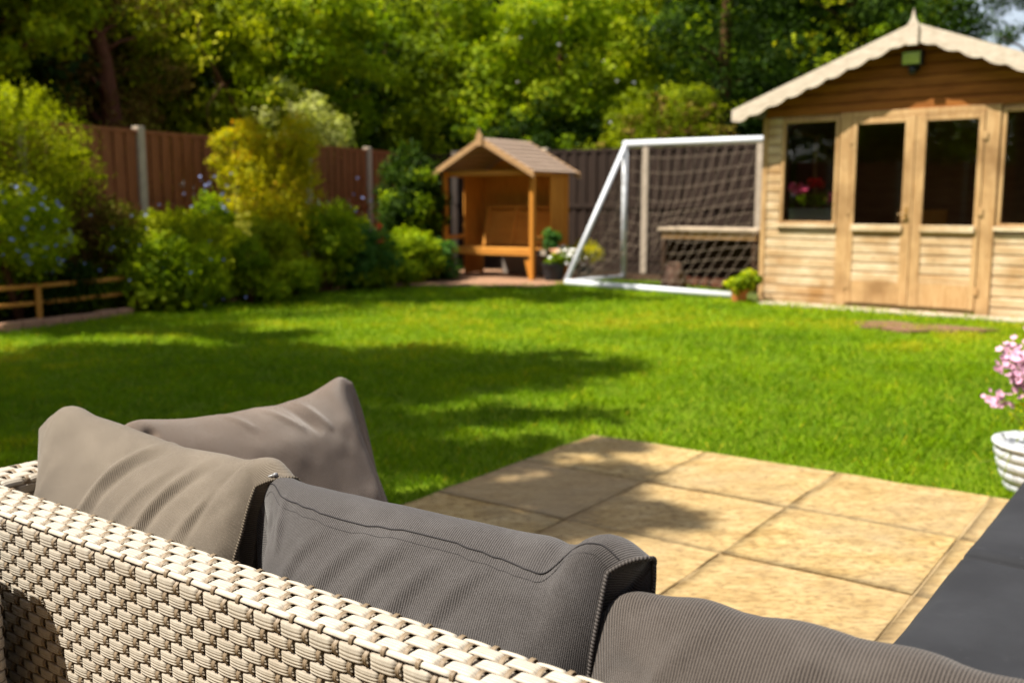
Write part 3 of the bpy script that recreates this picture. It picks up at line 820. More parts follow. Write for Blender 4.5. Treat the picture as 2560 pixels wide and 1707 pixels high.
# seat cushions (charcoal) : two pads on the chaise, and the seat of the sofa itself
def pad(label, x0, x1, y0, y1, z0, z1, group=None):
    W_, D_ = x1-x0, y1-y0
    root = empty("seat_cushion", tuple(SO + Vector((.808*x0 + .589*y0, -.589*x0 + .808*y0, z0))), SANG, label, "seat cushion", group)
    n = 90; m_ = 90; h = z1-z0
    u = np.linspace(-1, 1, n); v = np.linspace(-1, 1, m_); U, Vv = np.meshgrid(u, v, indexing='ij')
    r = .028
    def side(z):   # superellipse-ish rounded rectangle
        pass
    X = (np.sign(U)*(1-(1-np.abs(U))**1.15))*.5*W_ + W_/2; Y = (np.sign(Vv)*(1-(1-np.abs(Vv))**1.15))*.5*D_ + D_/2
    ex = np.minimum(X, W_-X); ey = np.minimum(Y, D_-Y); e = np.minimum(ex, ey)
    Z = h - r + r*np.sqrt(np.clip(1-(1-np.clip(e/r, 0, 1))**2, 0, 1)) + .006*(1-np.clip(1-e/.2, 0, 1)**2) + .005*vnoise(X*5, Y*5, 61) + .002*vnoise(X*17, Y*13, 62)
    top = np.stack([X, Y, Z], -1).reshape(-1, 3)
    idx = np.arange(n*m_).reshape(n, m_)
    ring = np.concatenate([idx[:, 0], idx[-1, 1:], idx[-2::-1, -1], idx[0, -2:0:-1]])
    low = top[ring].copy(); low[:, 2] = .004; k = len(ring); o = n*m_
    F = np.vstack([grid_faces(n, m_, 0), np.array([(ring[i], ring[(i+1) % k], o+(i+1) % k, o+i) for i in range(k)])])
    fast_mesh("cover", np.vstack([top, low]), F, M_SEAT, root, smooth=True, uv=np.vstack([top, low])[:, :2])
    edge = [(r*.3, r*.3), (W_-r*.3, r*.3), (W_-r*.3, D_-r*.3), (r*.3, D_-r*.3), (r*.3, r*.3)]
    MB().tube([(x, y, h-r*.55) for x, y in edge], .0035, 8, cap=False).build("piping", M_THREAD, root, smooth=True)
    return root
pad("charcoal seat cushion on the chaise, the nearer of the two beside the paving", 1.40, 2.12, .83, 1.412, .325, .424, "charcoal chaise cushions")
pad("charcoal seat cushion on the chaise, the farther one beside the white pot", 1.405, 2.12, 1.418, 2.16, .325, .428, "charcoal chaise cushions")
pad("charcoal seat cushion of the sofa, mostly hidden behind the back cushions", .36, 1.38, .13, .80, .30, .40)

# ---------------------------------------------------------------- fences
def fence(label, p0, p1, first, step, mat, h=2.0, nb=15, cap=True):
    p0 = np.array(p0, float); p1 = np.array(p1, float); L = np.linalg.norm(p1-p0); ang = math.atan2(p1[1]-p0[1], p1[0]-p0[0])
    root = empty("panel_fence", (p0[0], p0[1], 0), ang, label, "fence")
    xs = [x for x in np.arange(first, L, step)]
    ends = ([0.] if first > .15 else []) + xs + [L]
    for x in xs:
        MB().box(x-.055, x+.055, -.055, .055, 0, h+.03).build("post", M_CONC, root, bevel=.012)
    for a, b in zip(ends[:-1], ends[1:]):
        x0, x1 = a+.056, b-.056
        if x1-x0 < .2: continue
        m = MB()
        n = max(2, int((x1-x0)/.09)); wd = (x1-x0)/n
        for k in range(n):
            y = -.020 if k % 2 else .0
            xa = x0+k*wd
            m.box(xa+.003, xa+wd-.003+(.012 if k % 2 else 0), y-.014-.004*rng.random(), y+.006, .20, h-.05)
        m.box(x0, x1, -.040, .018, h-.06, h-.012)       # capping rail
        m.box(x0, x1, -.048, .012, h*.52, h*.52+.07)
        m.box(x0, x1, -.034, .012, .20, .26)
        m.build("panel", mat, root, bevel=.003)
        MB().box(x0, x1, -.025, .025, 0, .195).build("gravel_board", M_FENCE2, root)
    return root
d1 = np.array([.413, .911]); d2 = np.array([.846, -.533])
pa = np.array([-4.43, 12.04]) - d1*5.5; pc = np.array([-1.6, 18.3])
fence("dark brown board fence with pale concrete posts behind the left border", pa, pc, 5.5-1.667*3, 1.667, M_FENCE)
fence("dark board fence with tree shade put into its colour behind the arbour and the goal", pc, pc + d2*9, .70, 1.85, M_FENCE2)

# ---------------------------------------------------------------- summerhouse
SH = (2.906, 11.632, 0); SHA = math.atan2(-.653, .757)
sh = empty("summerhouse", SH, SHA, "pale timber summerhouse with scalloped bargeboards and glazed double doors", "summerhouse")
WW, WD, EW, EZ, RZ2 = 3.42, 2.4, 2.08, 2.21, 2.85
slope = (RZ2-EZ)/(WW/2)
def roofz(x): return RZ2 - slope*abs(x-WW/2)
def shiplap(x0, x1, z0, z1, y, parent, mat, pitch=.105, name="cladding", gable=False):
    m = MB(); z = z0
    while z < z1-.01:
        zt = min(z+pitch, z1)
        j = .0015*rng.normal()
        if gable:
            def xr(zz): return max(.0, WW/2-(RZ2-.03-zz)/slope), min(WW, WW/2+(RZ2-.03-zz)/slope)
            (a0, b0), (a1, b1) = xr(z), xr(zt)
            if b0-a0 < .05: break
            a1 = min(a1, WW/2-.01); b1 = max(b1, WW/2+.01)
        else: a0 = a1 = x0; b0 = b1 = x1
        t = .024
        # board with a scooped upper lip
        vs = []
        for x_, za, zb in ((a0, 0, 0), (b0, 0, 0)): pass
        prof = [(y-t+j, z+.002), (y-t+j, z+(zt-z)*.76), (y-t*.35+j, z+(zt-z)*.88), (y-t*.22+j, zt-.001), (y, zt-.001), (y, z+.002)]
        n = len(prof)
        A = [(a0+(a1-a0)*(pz-z)/(zt-z), py, pz) for py, pz in prof]; B = [(b0+(b1-b0)*(pz-z)/(zt-z), py, pz) for py, pz in prof]
        m.add(A+B, [tuple(range(n))[::-1], tuple(range(n, 2*n))] + [(i, (i+1) % n, (i+1) % n+n, i+n) for i in range(n)])
        z = zt
    o = m.build(name, mat, parent)
    nb_ = len(o.data.vertices)//12; at_ = o.data.attributes.new("tint", 'FLOAT', 'POINT')
    at_.data.foreach_set("value", np.repeat(rng.random(nb_), 12).astype(np.float32))
    return o
# walls : side, back, corner trims, interior lining
fw = MB().box(0, .045, .002, .05, 0, EZ).box(WW-.045, WW, .002, .05, 0, EZ)
fw.box(WW-.04, WW-.01, .05, WD, 0, EZ-.01)
for (y0_, y1_, z0_, z1_) in ((.05, .45, 0, EZ-.01), (1.35, WD, 0, EZ-.01), (.4501, 1.3499, 0, .95), (.4501, 1.3499, 1.95, EZ-.01)): fw.box(.01, .04, y0_, y1_, z0_, z1_)
fw.box(.01, WW-.01, WD-.03, WD, 0, EZ-.01)
fw.prism([(.04, EZ-.012), (WW-.04, EZ-.012), (WW/2, RZ2-.05)], WD-.028, WD-.002)
fw.build("side_and_back_wall", M_INT, sh)
for sx in (0, 1):   # outer boards of the two side walls
    m = MB(); z = 0
    x = -.006 if sx == 0 else WW-.009
    while z < EZ-.02:
        if sx == 0 and .90 < z < 1.93:
            m.box(x, x+.015, .052, .45, z+.002, min(z+.103, EZ)); m.box(x, x+.015, 1.35, WD+.01, z+.002, min(z+.103, EZ))
        else: m.box(x, x+.015, .052, WD+.01, z+.002, min(z+.103, EZ))
        z += .105
    m.build("side_cladding", M_SHED, sh)
for x0_ in (-.012, WW-.055): MB().box(x0_, x0_+.067, -.034, -.006, 0, EW+.01).build("corner_trim", M_SHEDV, sh, bevel=.004)
MB().box(.05, WW-.05, .06, WD-.04, .03, .06).build("interior_floor", M_INT, sh)
shiplap(.056, .215, 0, EW+.012, -.001, sh, M_SHED)
shiplap(.215, .895, 0, .845, -.001, sh, M_SHED)
shiplap(WW-.215, WW-.056, 0, EW+.012, -.001, sh, M_SHED)
shiplap(WW-.895, WW-.215, 0, .845, -.001, sh, M_SHED)
shiplap(0, WW, EW+.014, RZ2-.02, -.002, sh, M_GABLE, .115, "gable_boards", gable=True)
MB().prism([(.06, EW+.02), (WW-.06, EW+.02), (WW-.06, EZ-.02), (WW/2, RZ2-.035), (.06, EZ-.02)], .001, .03).build("gable_backing", M_INT, sh)
for x0_ in (.215, WW-.895): MB().box(x0_, x0_+.68, .001, .03, EW-.03, EW+.012).build("header", M_SHEDV, sh)
def window(x0, x1, z0, z1, parent, nm="window", t=.038, st=.04):
    fr_ = MB().box(x0, x0+t, -.03, .02, z0, z1).box(x1-t, x1, -.03, .02, z0, z1).box(x0+t+.001, x1-t-.001, -.028, .018, z1-t, z1).box(x0+t+.001, x1-t-.001, -.028, .018, z0, z0+t*.6).build(nm, M_SHEDV, parent, bevel=.004)
    MB().box(x0+t-.004, x1-t+.004, -.004, .0, z0+t*.5, z1-t+.004).build("pane", M_GLASS, fr_)
    MB().box(x0-.025, x1+.012, -.062, -.030, z0-.05, z0-.004).build("sill", M_SHED, fr_, bevel=.006)
window(.222, .885, .905, 2.055, sh); window(WW-.885, WW-.222, .905, 2.055, sh)
# door frame
MB().box(.90, 1.035, -.040, .03, 0, 2.095).box(WW-1.035, WW-.90, -.040, .03, 0, 2.095).box(1.037, WW-1.037, -.038, .03, 2.03, 2.095).build("door_frame", M_SHEDV, sh, bevel=.005)
MB().box(1.04, WW-1.04, -.03, .05, .0, .045).build("threshold", M_SHEDV, sh, bevel=.004)
mid_x = WW/2
for (x0, x1, hs) in ((1.04, mid_x-.003, 1), (mid_x+.003, WW-1.04, -1)):
    sl_, sr_ = (.055, .105) if hs > 0 else (.105, .055)
    dr = MB().box(x0, x0+sl_, -.050, -.012, .05, 2.026).box(x1-sr_, x1, -.050, -.012, .05, 2.026)
    dr.box(x0+sl_+.001, x1-sr_-.001, -.046, -.014, 1.965, 2.024).box(x0+sl_+.001, x1-sr_-.001, -.048, -.014, .055, .30).box(x0+sl_+.001, x1-sr_-.001, -.048, -.014, .80, .90)
    door = dr.build("door", M_SHEDV, sh, bevel=.005)
    MB().box(x0+sl_-.02, x1-sr_+.02, -.074, -.051, .835, .905).build("weather_bar", M_SHED, door, bevel=.006)
    shiplap(x0+sl_+.001, x1-sr_-.001, .302, .798, -.018, door, M_SHED, .1, "lower_panel")
    MB().box(x0+sl_-.004, x1-sr_+.004, -.034, -.030, .898, 1.968).build("pane", M_GLASS, door)
    hx = x1-.05 if hs > 0 else x0+.05
    if hs > 0:
        hd = MB().tube([(hx, -.052, 1.02), (hx, -.085, 1.02)], .009, 8).tube([(hx, -.085, 1.02), (hx-.075, -.088, 1.015)], .008, 8).box(hx-.018, hx+.018, -.056, -.0505, .93, 1.09)
        hd.build("handle", plain("brass_handle", (.30, .17, .05), .35, .5), door, smooth=False)
    for z in (.25, 1.05, 1.8):
        xh = x0+.0 if hs > 0 else x1
        MB().box(xh-.03, xh+.03, -.054, -.0505, z-.04, z+.04).build("hinge", M_SHEDV, door)
# roof
for sg in (-1, 1):
    th_ = math.atan(slope)
    ex = -.29 if sg < 0 else WW+.29
    zt = roofz(0) + slope*(-.29)
    a = (ex, zt+.02); b = (mid_x, RZ2+.02)
    poly = [a, b, (b[0], b[1]+.045), (a[0], a[1]+.045)]
    if sg > 0: poly = poly[::-1]
    MB().prism(poly, -.25, WD+.15).build("roof", plain("roof_felt", (.10, .11, .09), .95, .1), sh)
    # scalloped bargeboard
    n = 96; up_ = []; dn_ = []
    Ls = mid_x - ex if sg < 0 else ex - mid_x
    for i in range(n+1):
        t = i/n; x = ex + (mid_x-ex)*t; zt_ = roofz(0)+slope*(-.29) + (RZ2 - (roofz(0)+slope*(-.29)))*t
        up_.append((x, zt_+.075)); 
        sc2 = .030*abs(math.sin(t*math.pi*9.0))
        wdt = .150 + sc2 - (.03*max(0, 1-t*14))
        dn_.append((x, zt_+.075-wdt))
    m = MB()
    for i in range(n):
        p = [dn_[i], dn_[i+1], up_[i+1], up_[i]]
        if sg > 0: p = p[::-1]
        m.prism(p, -.274, -.252)
    me_ob = m.build("bargeboard", M_BARGE, sh)
MB().prism([(mid_x-.055, 2.70), (mid_x+.055, 2.70), (mid_x+.055, 2.90), (mid_x+.025, 2.95), (mid_x, 3.06), (mid_x-.025, 2.95), (mid_x-.055, 2.90)], -.298, -.276).build("finial", M_BARGE, sh, bevel=.003)
m = MB()
for x in np.linspace(.05, WW-.05, 2): m.box(x-.02, x+.02, -.245, .0, roofz(x)-.005, roofz(x)+.018)
m.box(mid_x-.022, mid_x+.022, -.245, 0, RZ2-.07, RZ2+.018); m.build("purlin", M_GABLE, sh)

sw_ = MB().box(-.02, .05, .45, .49, .93, 1.97).box(-.02, .05, 1.31, 1.35, .93, 1.97).box(-.018, .048, .491, 1.309, .93, .97).box(-.018, .048, .491, 1.309, 1.93, 1.97).build("side_window", M_SHEDV, sh, bevel=.004)
MB().box(.012, .016, .488, 1.312, .968, 1.932).build("pane", M_GLASS, sw_)
def place_in(rootname, frame_loc, frame_ang, x, y, z, label, cat, group=None, rz=0):
    c, s = math.cos(frame_ang), math.sin(frame_ang)
    return empty(rootname, (frame_loc[0]+c*x-s*y, frame_loc[1]+s*x+c*y, z), frame_ang+rz, label, cat, group)
# floodlight on the gable
fl = place_in("floodlight", SH, SHA, 1.66, -.03, 2.50, "small square floodlight with a lens coloured green for the reflected lawn under the gable peak", "floodlight")
MB().box(-.05, .05, 0, .02, -.02, .10).build("bracket", M_BLACKP, fl)
MB().box(-.105, .105, -.12, -.03, .02, .17).build("housing", M_BLACKP, fl, bevel=.012)
MB().box(-.088, .088, -.128, -.1205, .035, .155).build("lens", plain("lawn_reflection_lens", (.34, .42, .03), .15, .6, .3, 14), fl, bevel=.003)  # lawn mirrored in the glass is put in as green colour
MB().lathe([(0, -.07), (.03, -.06), (.042, -.02), (.035, .015), (0, .018)], 16, (0, -.07, 0)).build("sensor", M_BLACKP, fl, smooth=True)
# planter with geraniums on the inner window ledge
tr = place_in("window_planter", SH, SHA, .56, .115, .925, "grey trough of pink and red geraniums behind the left window", "planter")
MB().prism([(-.25, 0), (.25, 0), (.275, .13), (-.275, .13)], -.07, .07).box(-.285, .285, -.082, .082, .13, .15).build("trough", plain("grey_trough", (.17, .16, .17), .6), tr, bevel=.004)
foliage("foliage", tr, G_MID, (0, 0, .24), (.25, .07, .08), 16, 1300, .032, .5, .1)
for nm_, mt, pts in (("pink_flower_head", P_HOT, ((-.21, -.05, .36), (-.10, -.06, .34), (.23, -.05, .25))), ("red_flower_head", P_RED, ((.03, .0, .43),)), ("lime_leaf", G_LIME, ())):
    for c in pts:
        q = np.array(c) + rng.normal(size=(40, 3))*np.array([.034, .022, .024]); flowers(nm_, tr, mt, q, .03)
# inside: the floor, a wicker chair and a bench against the back wall
ch = place_in("wicker_chair", SH, SHA, 1.45, 1.0, .06, "golden wicker chair inside the summerhouse behind the left door", "chair", None, .25)
for x in (-.25, .25):
    for y in (-.22, .22): MB().tube([(x, y, 0), (x*.95, y*.95, .42)], .02, 8).build("leg", M_ARB, ch, smooth=True)
MB().box(-.28, .28, -.25, .25, .40, .47).build("seat", M_ARB, ch, bevel=.03)
MB().box(-.28, .28, .20, .26, .47, 1.0).build("backrest", M_ARB, ch, bevel=.025)
MB().box(-.26, .26, -.24, .19, .475, .55).build("cushion", plain("grey_indoor_fabric", (.12, .12, .13), .9), ch, bevel=.03)
for x in (-.28, .28): MB().tube([(x, -.24, .42), (x, -.24, .62), (x, .2, .68)], .022, 8).build("arm", M_ARB, ch, smooth=True)
bn = place_in("storage_bench", SH, SHA, 2.2, 1.7, .06, "low grey upholstered bench inside the summerhouse behind the right door", "bench")
MB().box(-.6, .6, -.25, .25, .0, .38).build("base", M_INT, bn, bevel=.01)
MB().box(-.61, .61, -.26, .26, .382, .50).build("cushion", plain("pale_bench_fabric", (.22, .20, .20), .9), bn, bevel=.04)

gp = place_in("potted_geranium", SH, SHA, 2.28, .45, .06, "red geranium on a tall stand inside the right glazed door", "potted plant")
MB().lathe([(0, 0), (.12, 0), (.12, .02), (.02, .03), (.02, 1.0), (.09, 1.02), (0, 1.02)], 16).build("stand", M_DARKW, gp)
MB().lathe([(0, 1.021), (.06, 1.021), (.085, 1.16), (.09, 1.17), (0, 1.15)], 20).build("pot_body", M_TERRA, gp)
foliage("foliage", gp, G_MID, (0, 0, 1.28), (.11, .11, .09), 10, 500, .035, .5, .1)
flowers("red_flower_head", gp, P_RED, np.array([.02, -.04, 1.43]) + rng.normal(size=(40, 3))*.032, .03)

# ---------------------------------------------------------------- arbour seat
AL = (-1.02, 15.35, 0); AA = math.atan2(-.57, .82)
ar = empty("arbour_seat", AL, AA, "orange stained wooden arbour with a pitched slatted roof over its bench", "arbour")
AW, AD, AE, AP = 1.60, .95, 1.60, 2.04
for x in (0, AW):
    MB().box(x-.035, x+.035, -.035, .035, 0, AE).build("front_post", M_ARB, ar, bevel=.006)
    MB().box(x-.03, x+.03, AD-.06, AD, 0, AE).build("rear_post", M_ARB, ar, bevel=.006)
    # side: boards on the rear half, rails
    m = MB()
    for k in range(4):
        y0 = AD*.50 + k*.108; m.box(x-.014, x+.010, y0, y0+.102, .03, AE-.02)
    m.build("side_panel", M_ARB, ar, bevel=.003)
    for z0_, z1_ in ((.58, .64), (AE-.08, AE-.01)): MB().box(x-.028, x+.028, .036, AD*.5-.002, z0_, z1_).build("side_rail", M_ARBH, ar, bevel=.004)
    MB().add([(x+(.036 if x == 0 else -.036), y, z) for y in (-.02, .02) for z in (.0, .30)] + [(x+(.12 if x == 0 else -.12), y, .30) for y in (-.02, .02)],
             [(0, 1, 4), (2, 5, 3), (0, 4, 5, 2), (1, 3, 5, 4), (0, 2, 3, 1)]).build("brace", M_ARB, ar)
m = MB(); n = 14
for k in range(n):
    x0 = .04 + k*(AW-.08)/n; m.box(x0, x0+(AW-.08)/n-.004, AD-.02, AD+.0, .45, AE)
m.build("back_panel", M_ARB, ar, bevel=.003)
MB().prism([(.03, AE+.004), (AW-.03, AE+.004), (AW/2, AP-.05)], AD-.015, AD+.01).build("back_gable", M_ARBH, ar)
m = MB()
for k in range(5): m.box(.04, AW-.04, .10+k*.105, .10+k*.105+.09, .44, .462)
m.build("seat", M_ARBH, ar, bevel=.004)
MB().box(.036, AW-.036, .06, .09, .36, .462).build("apron", M_ARBH, ar, bevel=.004)
m = MB(); tl = Matrix.Translation((0, .62, .47)) @ Matrix.Rotation(R(-14), 4, 'X')
for k in range(8): m.box(.30, AW-.06, -.012, .012, .03+k*.066, .03+k*.066+.057, tl)
for x in (.30, .82, 1.50): m.box(x-.025, x+.025, -.04, -.013, 0, .60, tl)
m.box(.27, AW-.05, -.035, .02, .585, .625, tl)
m.build("backrest", M_ARBH, ar, bevel=.003)
th = math.atan((AP-AE)/(AW/2)); ov = .12
for sg in (-1, 1):
    m = MB(); Lr = (AW/2+ov)/math.cos(th); nb_ = 8
    for k in range(nb_):
        t0 = k/nb_; t1 = (k+1)/nb_+.02
        xa, xb = AW/2+sg*(AW/2+ov)*t0, AW/2+sg*(AW/2+ov)*min(t1, 1.0)
        za, zb_ = AP-(AP-AE)/(AW/2)*abs(xa-AW/2)+.030, AP-(AP-AE)/(AW/2)*abs(xb-AW/2)+.052
        p = [(xa, za), (xb, zb_), (xb, zb_-.018), (xa, za-.018)]
        if sg > 0: p = p[::-1]
        m.prism(p[::-1], -.16, AD+.12)
    m.build("roof_slats", M_ARBR, ar)
    for y in (-.185, AD+.13):
        xa, xb = AW/2, AW/2+sg*(AW/2+ov+.02)
        za, zb_ = AP+.03, AP-(AP-AE)/(AW/2)*(AW/2+ov+.02)+.05
        p = [(xa, za-.09), (xb, zb_-.09), (xb, zb_), (xa, za+.01)]
        if sg < 0: p = p[::-1]
        MB().prism(p, y, y+.022).build("bargeboard", M_ARBB, ar, bevel=.003)
MB().prism([(AW/2-.05, AP-.09), (AW/2+.05, AP-.09), (AW/2+.055, AP+.05), (AW/2+.02, AP+.09), (AW/2, AP+.17), (AW/2-.02, AP+.09), (AW/2-.055, AP+.05)], -.212, -.187).build("finial", M_ARBB, ar, bevel=.003)
MB().box(0, AW, .02, .05, AE-.07, AE).box(0, AW, AD-.09, AD-.06, AE-.07, AE).build("tie_beam", M_ARBH, ar)
gs = tag(MB().box(-.03, .03, -.44, .44, 0, .30).build("stone_slab", plain("grey_slab", (.26, .22, .19), .9, .1, .2, 8), None, bevel=.01), "pale grey stone slab standing on edge under the arbour bench", "slab")
gs.location = (.22, 15.62, .022); gs.rotation_euler = (0, 0, AA+math.pi/2)

# ---------------------------------------------------------------- football goal
gA = np.array([.749, 13.778]); gP = np.array([1.657, 14.789]); gd = np.array([.757, -.653]); gr_ = np.array([.676, -.737])
goal = empty("football_goal", (gP[0], gP[1], 0), 0, "white framed garden football goal with a sagging net beside the summerhouse", "football goal")
GH, GW = 1.98, 3.0
def GL(p, z): return (p[0]-gP[0], p[1]-gP[1], z)
B_ = gA + gr_*2.80
Rt = gP + gd*GW
MB().tube([GL(gP, .03), GL(gP, GH)], .042, 12).build("upright", M_WHITE, goal, smooth=True)
MB().tube([GL(Rt, .03), GL(Rt, GH)], .042, 12).build("upright", M_WHITE, goal, smooth=True)
MB().tube([GL(gP-gd*.02, GH), GL(Rt, GH-.03)], .048, 12).build("crossbar", M_WHITE, goal, smooth=True)
MB().tube([GL(gP, GH-.02), GL(gA, .05)], .036, 12).build("rear_stay", M_WHITE, goal, smooth=True)
MB().tube([GL(gA, .04), GL(gP, .04)], .036, 12).build("ground_side_bar", M_WHITE, goal, smooth=True)
MB().tube([GL(gA, .045), GL(B_, .045)], .042, 12).build("ground_back_bar", M_WHITE, goal, smooth=True)
def net():
    m = MB(); nu, nv = 19, 13
    def S(u, v):
        top = gP + gd*(u*2.9); bot = gA + gr_*(u*2.78)
        q = top*(1-v) + bot*v
        z = GH*(1-v) + .05*v
        sag = math.sin(math.pi*v)
        q = q + (gP-gA)*.30*sag*(.55+.45*math.sin(u*6+1)); z -= .30*sag*(.6+.4*math.sin(u*5.0))
        # caught on something and pulled into a peak
        k = math.exp(-((u-.42)/.12)**2-((v-.55)/.14)**2)
        z += .16*k
        return Vector((q[0]-gP[0], q[1]-gP[1], max(z, .05)))
    r = .0030
    for i in range(nu+1):
        m.tube([S(i/nu, j/(nv*1.0)) + Vector((0, 0, .0)) for j in range(nv+1)], r, 4, cap=False)
    for j in range(nv+1):
        m.tube([S(i/nu, j/nv) for i in range(nu+1)], r, 4, cap=False)
    # side triangle
    ns_ = 12
    for k in range(1, ns_):
        t = k/ns_
        a = Vector(GL(gP*(1-t)+gA*t, .05)); z = GH*(1-t)
        m.tube([a, Vector((a.x, a.y, max(z, .06)))], r, 4, cap=False)
    for k in range(1, 14):
        z = GH*k/14; t = 1-k/14
        m.tube([Vector((0, 0, z)), Vector(GL(gP*(1-t)+gA*t, z))], r, 4, cap=False)
    return m.build("net", M_NETW, goal)
net()

# ---------------------------------------------------------------- log store behind the goal
ls = empty("log_store", (2.05, 13.62, 0), SHA, "low brown timber log store in the shade behind the goal net", "log store")
MB().box(-.05, 1.45, -.06, .62, .76, .80).build("lid", plain("pale_worn_board", (.42, .33, .24), .9, .1, .3, 12), ls, bevel=.006)
MB().box(0, 1.4, -.02, .01, .66, .755).build("fascia", M_ARBB, ls, bevel=.004)
for x in (.0, 1.34): MB().box(x, x+.06, -.02, .04, 0, .64).build("post", M_DARKW, ls, bevel=.004)
MB().box(.06, 1.34, .55, .58, .0, .75).box(.03, .055, .042, .58, 0, .75).box(1.345, 1.37, .042, .58, 0, .75).build("back_and_sides", M_DARKW, ls)
m = MB()
for k in range(9):
    x = .14+k*.14 + .01*rng.normal(); 
    m.tube([(x, .15, .07), (x+.01*rng.normal(), .5, .07)], .055+.01*rng.random(), 9)
m.build("logs", M_BARK, ls)
sk = empty("rubble_sack", (2.13, 13.12, 0), .3, "dusty brown sack slumped behind the goal net", "sack")
m = MB(); m.lathe([(0, 0), (.15, .0), (.17, .04), (.15, .12), (.12, .19), (.085, .335), (.05, .36), (0, .36)], 24, (0, 0, 0), lambda a, z: .22*math.sin(2*a+z*12)+.10*math.sin(5*a+z*20))
m.build("sack_body", plain("dusty_brown_sack", (.15, .085, .06), .9, .1, .3, 9, .004), sk, smooth=True)
MB().tube([(.085*math.cos(a), .085*math.sin(a), .345) for a in np.linspace(0, 6.28, 16)], .008, 6, cap=False).build("tie", M_STEM, sk)

# ---------------------------------------------------------------- low border rail and brick edging
ra = np.array([-4.78, 8.95]); rb = np.array([-3.70, 11.1]); rL = float(np.linalg.norm(rb-ra))
rl = empty("low_border_rail", (ra[0], ra[1], 0), math.atan2(rb[1]-ra[1], rb[0]-ra[0]), "low orange two bar rail along the front of the left border", "rail")
MB().box(.16, rL, -.022, .022, .335, .375).build("top_bar", M_RAIL, rl, bevel=.006)
MB().box(-.30, rL-.2, -.020, .020, .175, .212).build("lower_bar", M_RAIL, rl, bevel=.006)
for x in (.55, 1.75, 2.3): MB().box(x-.030, x+.030, -.050, -.0235, 0, .36).build("post", M_RAIL, rl, bevel=.005)
m = MB(); ea, eb = np.array([-5.6, 6.3]), np.array([-3.92, 10.02]); eL = float(np.linalg.norm(eb-ea)); k = 0
while k*.222 < eL:
    m.box(k*.222, k*.222+.212, 0, .10, -.02, .075+.006*rng.normal()); k += 1
be = m.build("brick_edging", plain("worn_edging_brick", (.36, .21, .13), .9, .1, .35, 12, .004), None, bevel=.006)
be.location = (ea[0], ea[1], 0); be.rotation_euler = (0, 0, math.atan2(eb[1]-ea[1], eb[0]-ea[0]))
tag(be, "row of worn pinkish bricks edging the lawn below the low rail", "edging")

# ---------------------------------------------------------------- pots
def pot(name, label, x, y, r, h, mat, cat="plant pot", rim=.012, group=None, taper=.75):
    root = empty(name, (x, y, 0), 0, label, cat, group)
    MB().lathe([(0, .004), (r*taper, .004), (r*.97, h*.86), (r*1.04, h*.86), (r*1.06, h), (r*.95, h), (r*.92, h*.86), (0, h*.86)], 28).build("pot_body", mat, root, smooth=False, bevel=.003)
    MB().lathe([(0, h*.875), (r*.91, h*.868)], 20).build("potting_soil", M_SOIL, root)
    return root
p = pot("flower_pot", "black pot of green leaves and small white flowers beside the arbour post", .60, 14.35, .17, .27, M_BLACKP)
foliage("foliage", p, G_BLUEGR, (-.02, 0, .62), (.13, .13, .14), 10, 900, .05, .5, .2)
foliage("foliage", p, G_MID, (.08, 0, .36), (.22, .2, .13), 12, 1400, .045, .5, .1)
flowers("white_flowers", p, P_WHITE, np.array([.14, -.08, .42]) + rng.normal(size=(60, 3))*np.array([.09, .08, .06]), .022)
flowers("peach_flowers", p, plain("peach_petal", (.75, .38, .22), .6), np.array([.02, -.12, .45]) + rng.normal(size=(14, 3))*np.array([.04, .04, .03]), .02)
limbs("stem", p, M_GSTEM, (0, 0, .22), (-.02, 0, .6), .012, 5, .15)
p = pot("flower_pot", "small black pot with a yellow green shrub behind the goal stay", 1.05, 14.55, .13, .22, M_BLACKP)
foliage("foliage", p, G_GOLD, (.04, .05, .46), (.24, .2, .2), 12, 1500, .045, .5, -.05)
flowers("cream_flowers", p, P_WHITE, np.array([-.05, -.12, .33]) + rng.normal(size=(16, 3))*.05, .02)
p = pot("flower_pot", "terracotta pot of bright lime leaves against the corner of the summerhouse", 2.62, 11.45, .10, .16, M_TERRA)
foliage("foliage", p, G_BRIGHT, (.04, .02, .24), (.20, .18, .11), 14, 1100, .07, .45, .22)
# white ribbed pot with pink flowers at the right edge
WP = (2.115, 3.82)
wp = empty("flower_pot", (*WP, 0), 0, "white ribbed pot of airy pink flowers at the corner of the paving", "plant pot")
prof = []
for k in range(45):
    t = k/44; z = .004 + .185*t; r0 = .135 + .055*math.sin(t*1.45); prof.append((r0 + .010*abs(math.sin(t*math.pi*4.0))**.6, z))
prof = [(0, .004)] + prof + [(.205, .196), (.207, .212), (.190, .215), (.180, .19), (0, .18)]
MB().lathe(prof, 56, (0, 0, 0), lambda a, z: .012*math.sin(a*22+z*60)).build("pot_body", plain("white_glazed_pot", (.50, .52, .56), .35, .5, .08, 6), wp, smooth=True)
MB().lathe([(0, .186), (.178, .184)], 20).build("potting_soil", M_SOIL, wp)
m = MB(); heads = []
spec = [(-.15, .02, .57), (-.12, .08, .52), (.03, -.06, .64), (-.02, .05, .66), (-.07, .0, .63), (-.16, .1, .36), (-.20, -.02, .53), (-.10, -.05, .60), (-.05, .06, .56), (-.08, -.08, .40), (-.02, -.1, .42), (.02, .02, .60), (.07, -.06, .52), (.12, .05, .58), (.0, .1, .46),
        (-.13, .0, .44), (.18, 0, .5), (-.03, -.06, .34), (.1, -.1, .38), (.2, .1, .62), (.25, -.05, .44), (-.16, -.06, .50)]
for (dx, dy, z) in spec:
    a = Vector((dx*.15, dy*.15, .18)); b = Vector((dx, dy, z)); mid = a.lerp(b, .5) + Vector((dx*.1, 0, .03))
    m.tube([a, mid, b], [.003, .0024, .0016], 5); heads.append(b)
m.build("stem", M_GSTEM, wp, smooth=True)
